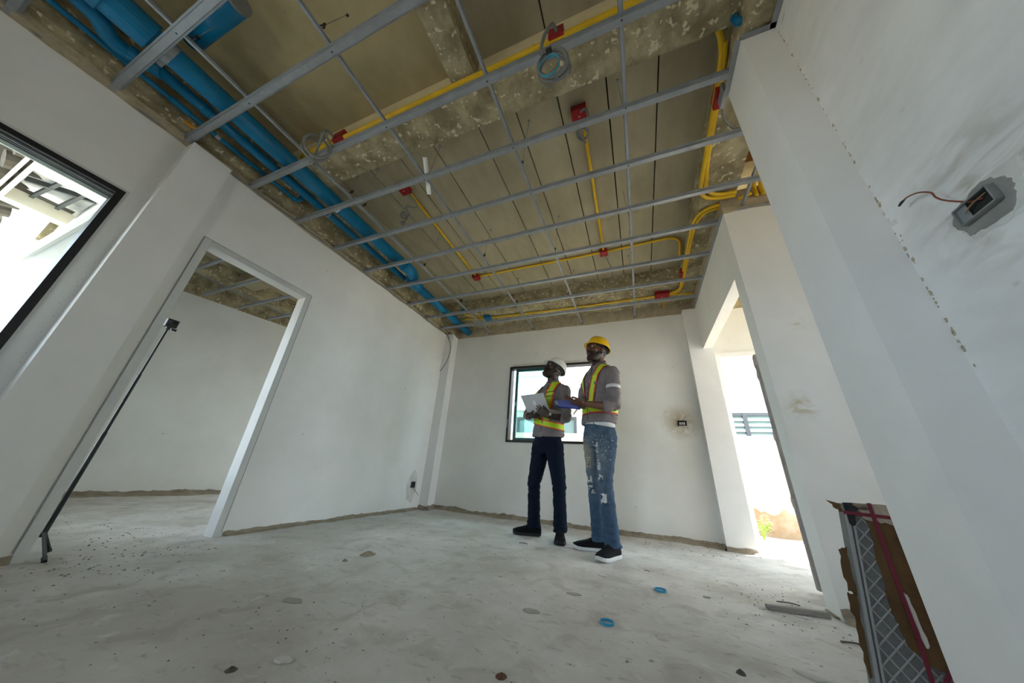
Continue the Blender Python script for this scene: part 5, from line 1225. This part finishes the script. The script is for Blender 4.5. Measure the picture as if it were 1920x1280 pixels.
# ------------------------------------------------------------------ outside
GROUND = mat('sandy_ground', (0.50,0.45,0.37), 0.95, (0.38,0.33,0.26), 3, bump=0.4, bump_scale=12)
struct(MB().box(-30, 30, -30, 30, -0.45, -0.30).build('ground', GROUND))
struct(grid_floor(-8.0, 8.0, 4.325, 6.25, 0.12, 'ground_strip', GROUND, lambda x, y: -0.035+0.02*fbm(x*2, y*2, 1)))
STUC = mat('exterior_render', (0.82,0.81,0.79), 0.9, (0.76,0.75,0.73), 3)
bw = struct(MB().box(-8, 8, 6.0, 6.12, -0.3, 1.335).build('wall_boundary', mat('weathered_render', (0.47,0.45,0.42), 0.9, (0.42,0.40,0.37), 3)))
# brown splash stain along the foot of the boundary wall
b = MB(); n_ = 160
for i in range(n_+1):
    x = 0.4+3.4*i/n_; h = 0.30+0.16*fbm(x*2.0, 0, 4)+0.06*fbm(x*9, 1, 4)
    b.v += [(x, 5.996, -0.2), (x, 5.996, max(0.05, h))]
b.f = [(2*i, 2*i+2, 2*i+3, 2*i+1) for i in range(n_)]
b.build('splash_stain', mat('tan_render', (0.30,0.18,0.085), 0.9, (0.40,0.33,0.25), 5, mix_lo=0.3, mix_hi=0.62), bw)
nb_ = thing('neighbour_house', 'white neighbouring house seen through the back window and right doorway', 'building', (0, 7.5, -0.3))
MB().box(-7, 8, 7.5, 7.7, -0.3, 6.0).build('house_wall', STUC, nb_)
def nwin(x0, x1, z0, z1, mull):
    o = frame_rect(MB(), x0, x1, z0, z1, 0.06, 7.44, 7.5).build('window_frame', mat('grey_alu_frame', (0.085,0.09,0.095), 0.5), nb_)
    MB().box(x0+0.05, x1-0.05, 7.47, 7.475, z0+0.05, z1-0.05).build('glass_pane', mat('green_tint_glass', (0.16,0.25,0.235), 0.1, spec=0.6), o)
    for xm in mull: MB().box(xm-0.035, xm+0.035, 7.43, 7.5, z0, z1).build('mullion', MATS['grey_alu_frame'], o)
    if x0 > 0:
        for k in range(9): MB().box(x0+0.06, x1-0.06, 7.445, 7.455, z0+0.06+k*(z1-z0-0.12)/9, z0+0.06+(k+0.55)*(z1-z0-0.12)/9).build('blind_slat', mat('pale_blind', (0.36,0.40,0.39), 0.6), o)
nwin(1.72, 3.6, 0.9, 1.97, [2.03]); nwin(-2.9, -1.36, 0.9, 1.90, [])
MB().box(-3.4, -0.9, 7.30, 7.5, 2.05, 2.12).build('window_ledge', STUC, nb_)
MB().box(-7, 8, 7.46, 7.5, 3.0, 3.02).build('render_joint', mat('joint_grey', (0.6,0.6,0.58), 0.9), nb_)
pl_ = thing('weed_plant', 'small bright green weed growing at the foot of the outside wall', 'plant', (1.40, 5.6, -0.03))
LEAF = mat('fresh_leaf', (0.22,0.42,0.05), 0.6, (0.32,0.52,0.08), 12)
for i in range(9):
    a_ = random.uniform(0, 2*PI); h = random.uniform(0.12, 0.34); tip = Vector((1.42+0.10*math.cos(a_), 5.60+0.08*math.sin(a_), -0.03+h))
    stm = MB().tube(smoothpts([(1.42,5.6,-0.05),(1.42+0.03*math.cos(a_),5.6+0.03*math.sin(a_),-0.03+h*0.6),tip],4), 0.003, 5).build('stem', LEAF, pl_)
    for k in range(5):
        t_ = random.uniform(0, 2*PI); d_ = Vector((math.cos(t_), math.sin(t_), random.uniform(-0.2,0.5))).normalized(); s_ = d_.cross(Vector((0,0,1))).normalized(); c_ = Vector((1.42,5.6,-0.03)).lerp(tip, 0.5+0.5*k/4)
        L_ = random.uniform(0.05,0.08)
        MB().add([c_, c_+d_*L_*0.5+s_*L_*0.28, c_+d_*L_-Vector((0,0,0.01)), c_+d_*L_*0.5-s_*L_*0.28, c_+d_*L_*0.5+Vector((0,0,0.004))], [(0,1,4),(1,2,4),(2,3,4),(3,0,4)]).build('leaf', LEAF, stm)
# eave and canopy seen through the left window
CREAM = mat('cream_fascia', (0.74,0.68,0.56), 0.7, (0.68,0.62,0.50), 4); TILE = mat('dark_roof_tile', (0.14,0.12,0.10), 0.85, (0.09,0.08,0.07), 12); FOIL = mat('silver_foil', (0.62,0.63,0.64), 0.28, (0.42,0.43,0.45), 7, metallic=0.5, bump=0.6, bump_scale=9); RAFT = mat('grey_primer_steel', (0.07,0.075,0.08), 0.6)
ev = thing('roof_eave', 'cream fascia and open steel rafters of the roof edge outside the left window', 'roof', (-5.0, 0.2, 2.8))
for y0, y1, z0, z1 in ((0.012, 0.036, 2.78, 2.98), (0.055, 0.085, 2.76, 2.93)):
    MB().box(-8.2, -4.45, y0, y1, z0, z1).build('fascia_board', CREAM, ev)
MB().box(-5.75, -5.62, 0.085, 0.48, 2.77, 2.90).build('wall_plate', CREAM, ev)
MB().box(-4.62, -4.45, 0.085, 0.50, 2.70, 2.98).build('end_wall', STUC, ev)
MB().box(-5.70, -4.50, 0.09, 0.49, 2.975, 2.98).build('foil_sheet', FOIL, ev)
for xa, ya, xb, yb in ((-5.62,0.20,-4.60,0.28),(-5.30,0.10,-5.10,0.48),(-4.98,0.10,-4.80,0.48),(-5.62,0.36,-4.60,0.42)):
    p, q = Vector((xa,ya,2.90)), Vector((xb,yb,2.93)); d_ = (q-p).normalized(); s_ = Vector((-d_.y,d_.x,0))
    MB().obox((p+q)/2, d_*(q-p).length/2, s_*0.014, Vector((0,0,0.026))).build('rafter', RAFT, ev)
for k in range(10):
    x = -8.0+0.36*k
    MB().tube([(x+0.17,-0.06,2.99),(x+0.17,0.20,3.08)], 0.09, 10).build('roof_tile', TILE, ev)
cn = thing('window_canopy', 'white concrete canopy slab jutting out beside the left window', 'canopy', (-4.0, 0.42, 2.0))
MB().box(-4.82, -3.18, 0.325, 0.50, 2.0, 2.09).build('canopy_slab', STUC, cn)
MB().box(-4.80, -3.20, 0.34, 0.36, 1.985, 2.0).build('drip_edge', mat('drip_grey', (0.5,0.5,0.48), 0.9), cn)
struct(MB().box(-6.95, 3.55, -2.75, 0.02, 3.34, 3.50).box(-2.9, 3.55, 0.02, 5.0, 3.34, 3.50).box(-6.95, -2.9, 0.5, 5.0, 3.34, 3.50).build('roof_slab', ROUGHC))  # unseen roof; back overhang lengthened to hold off the sun
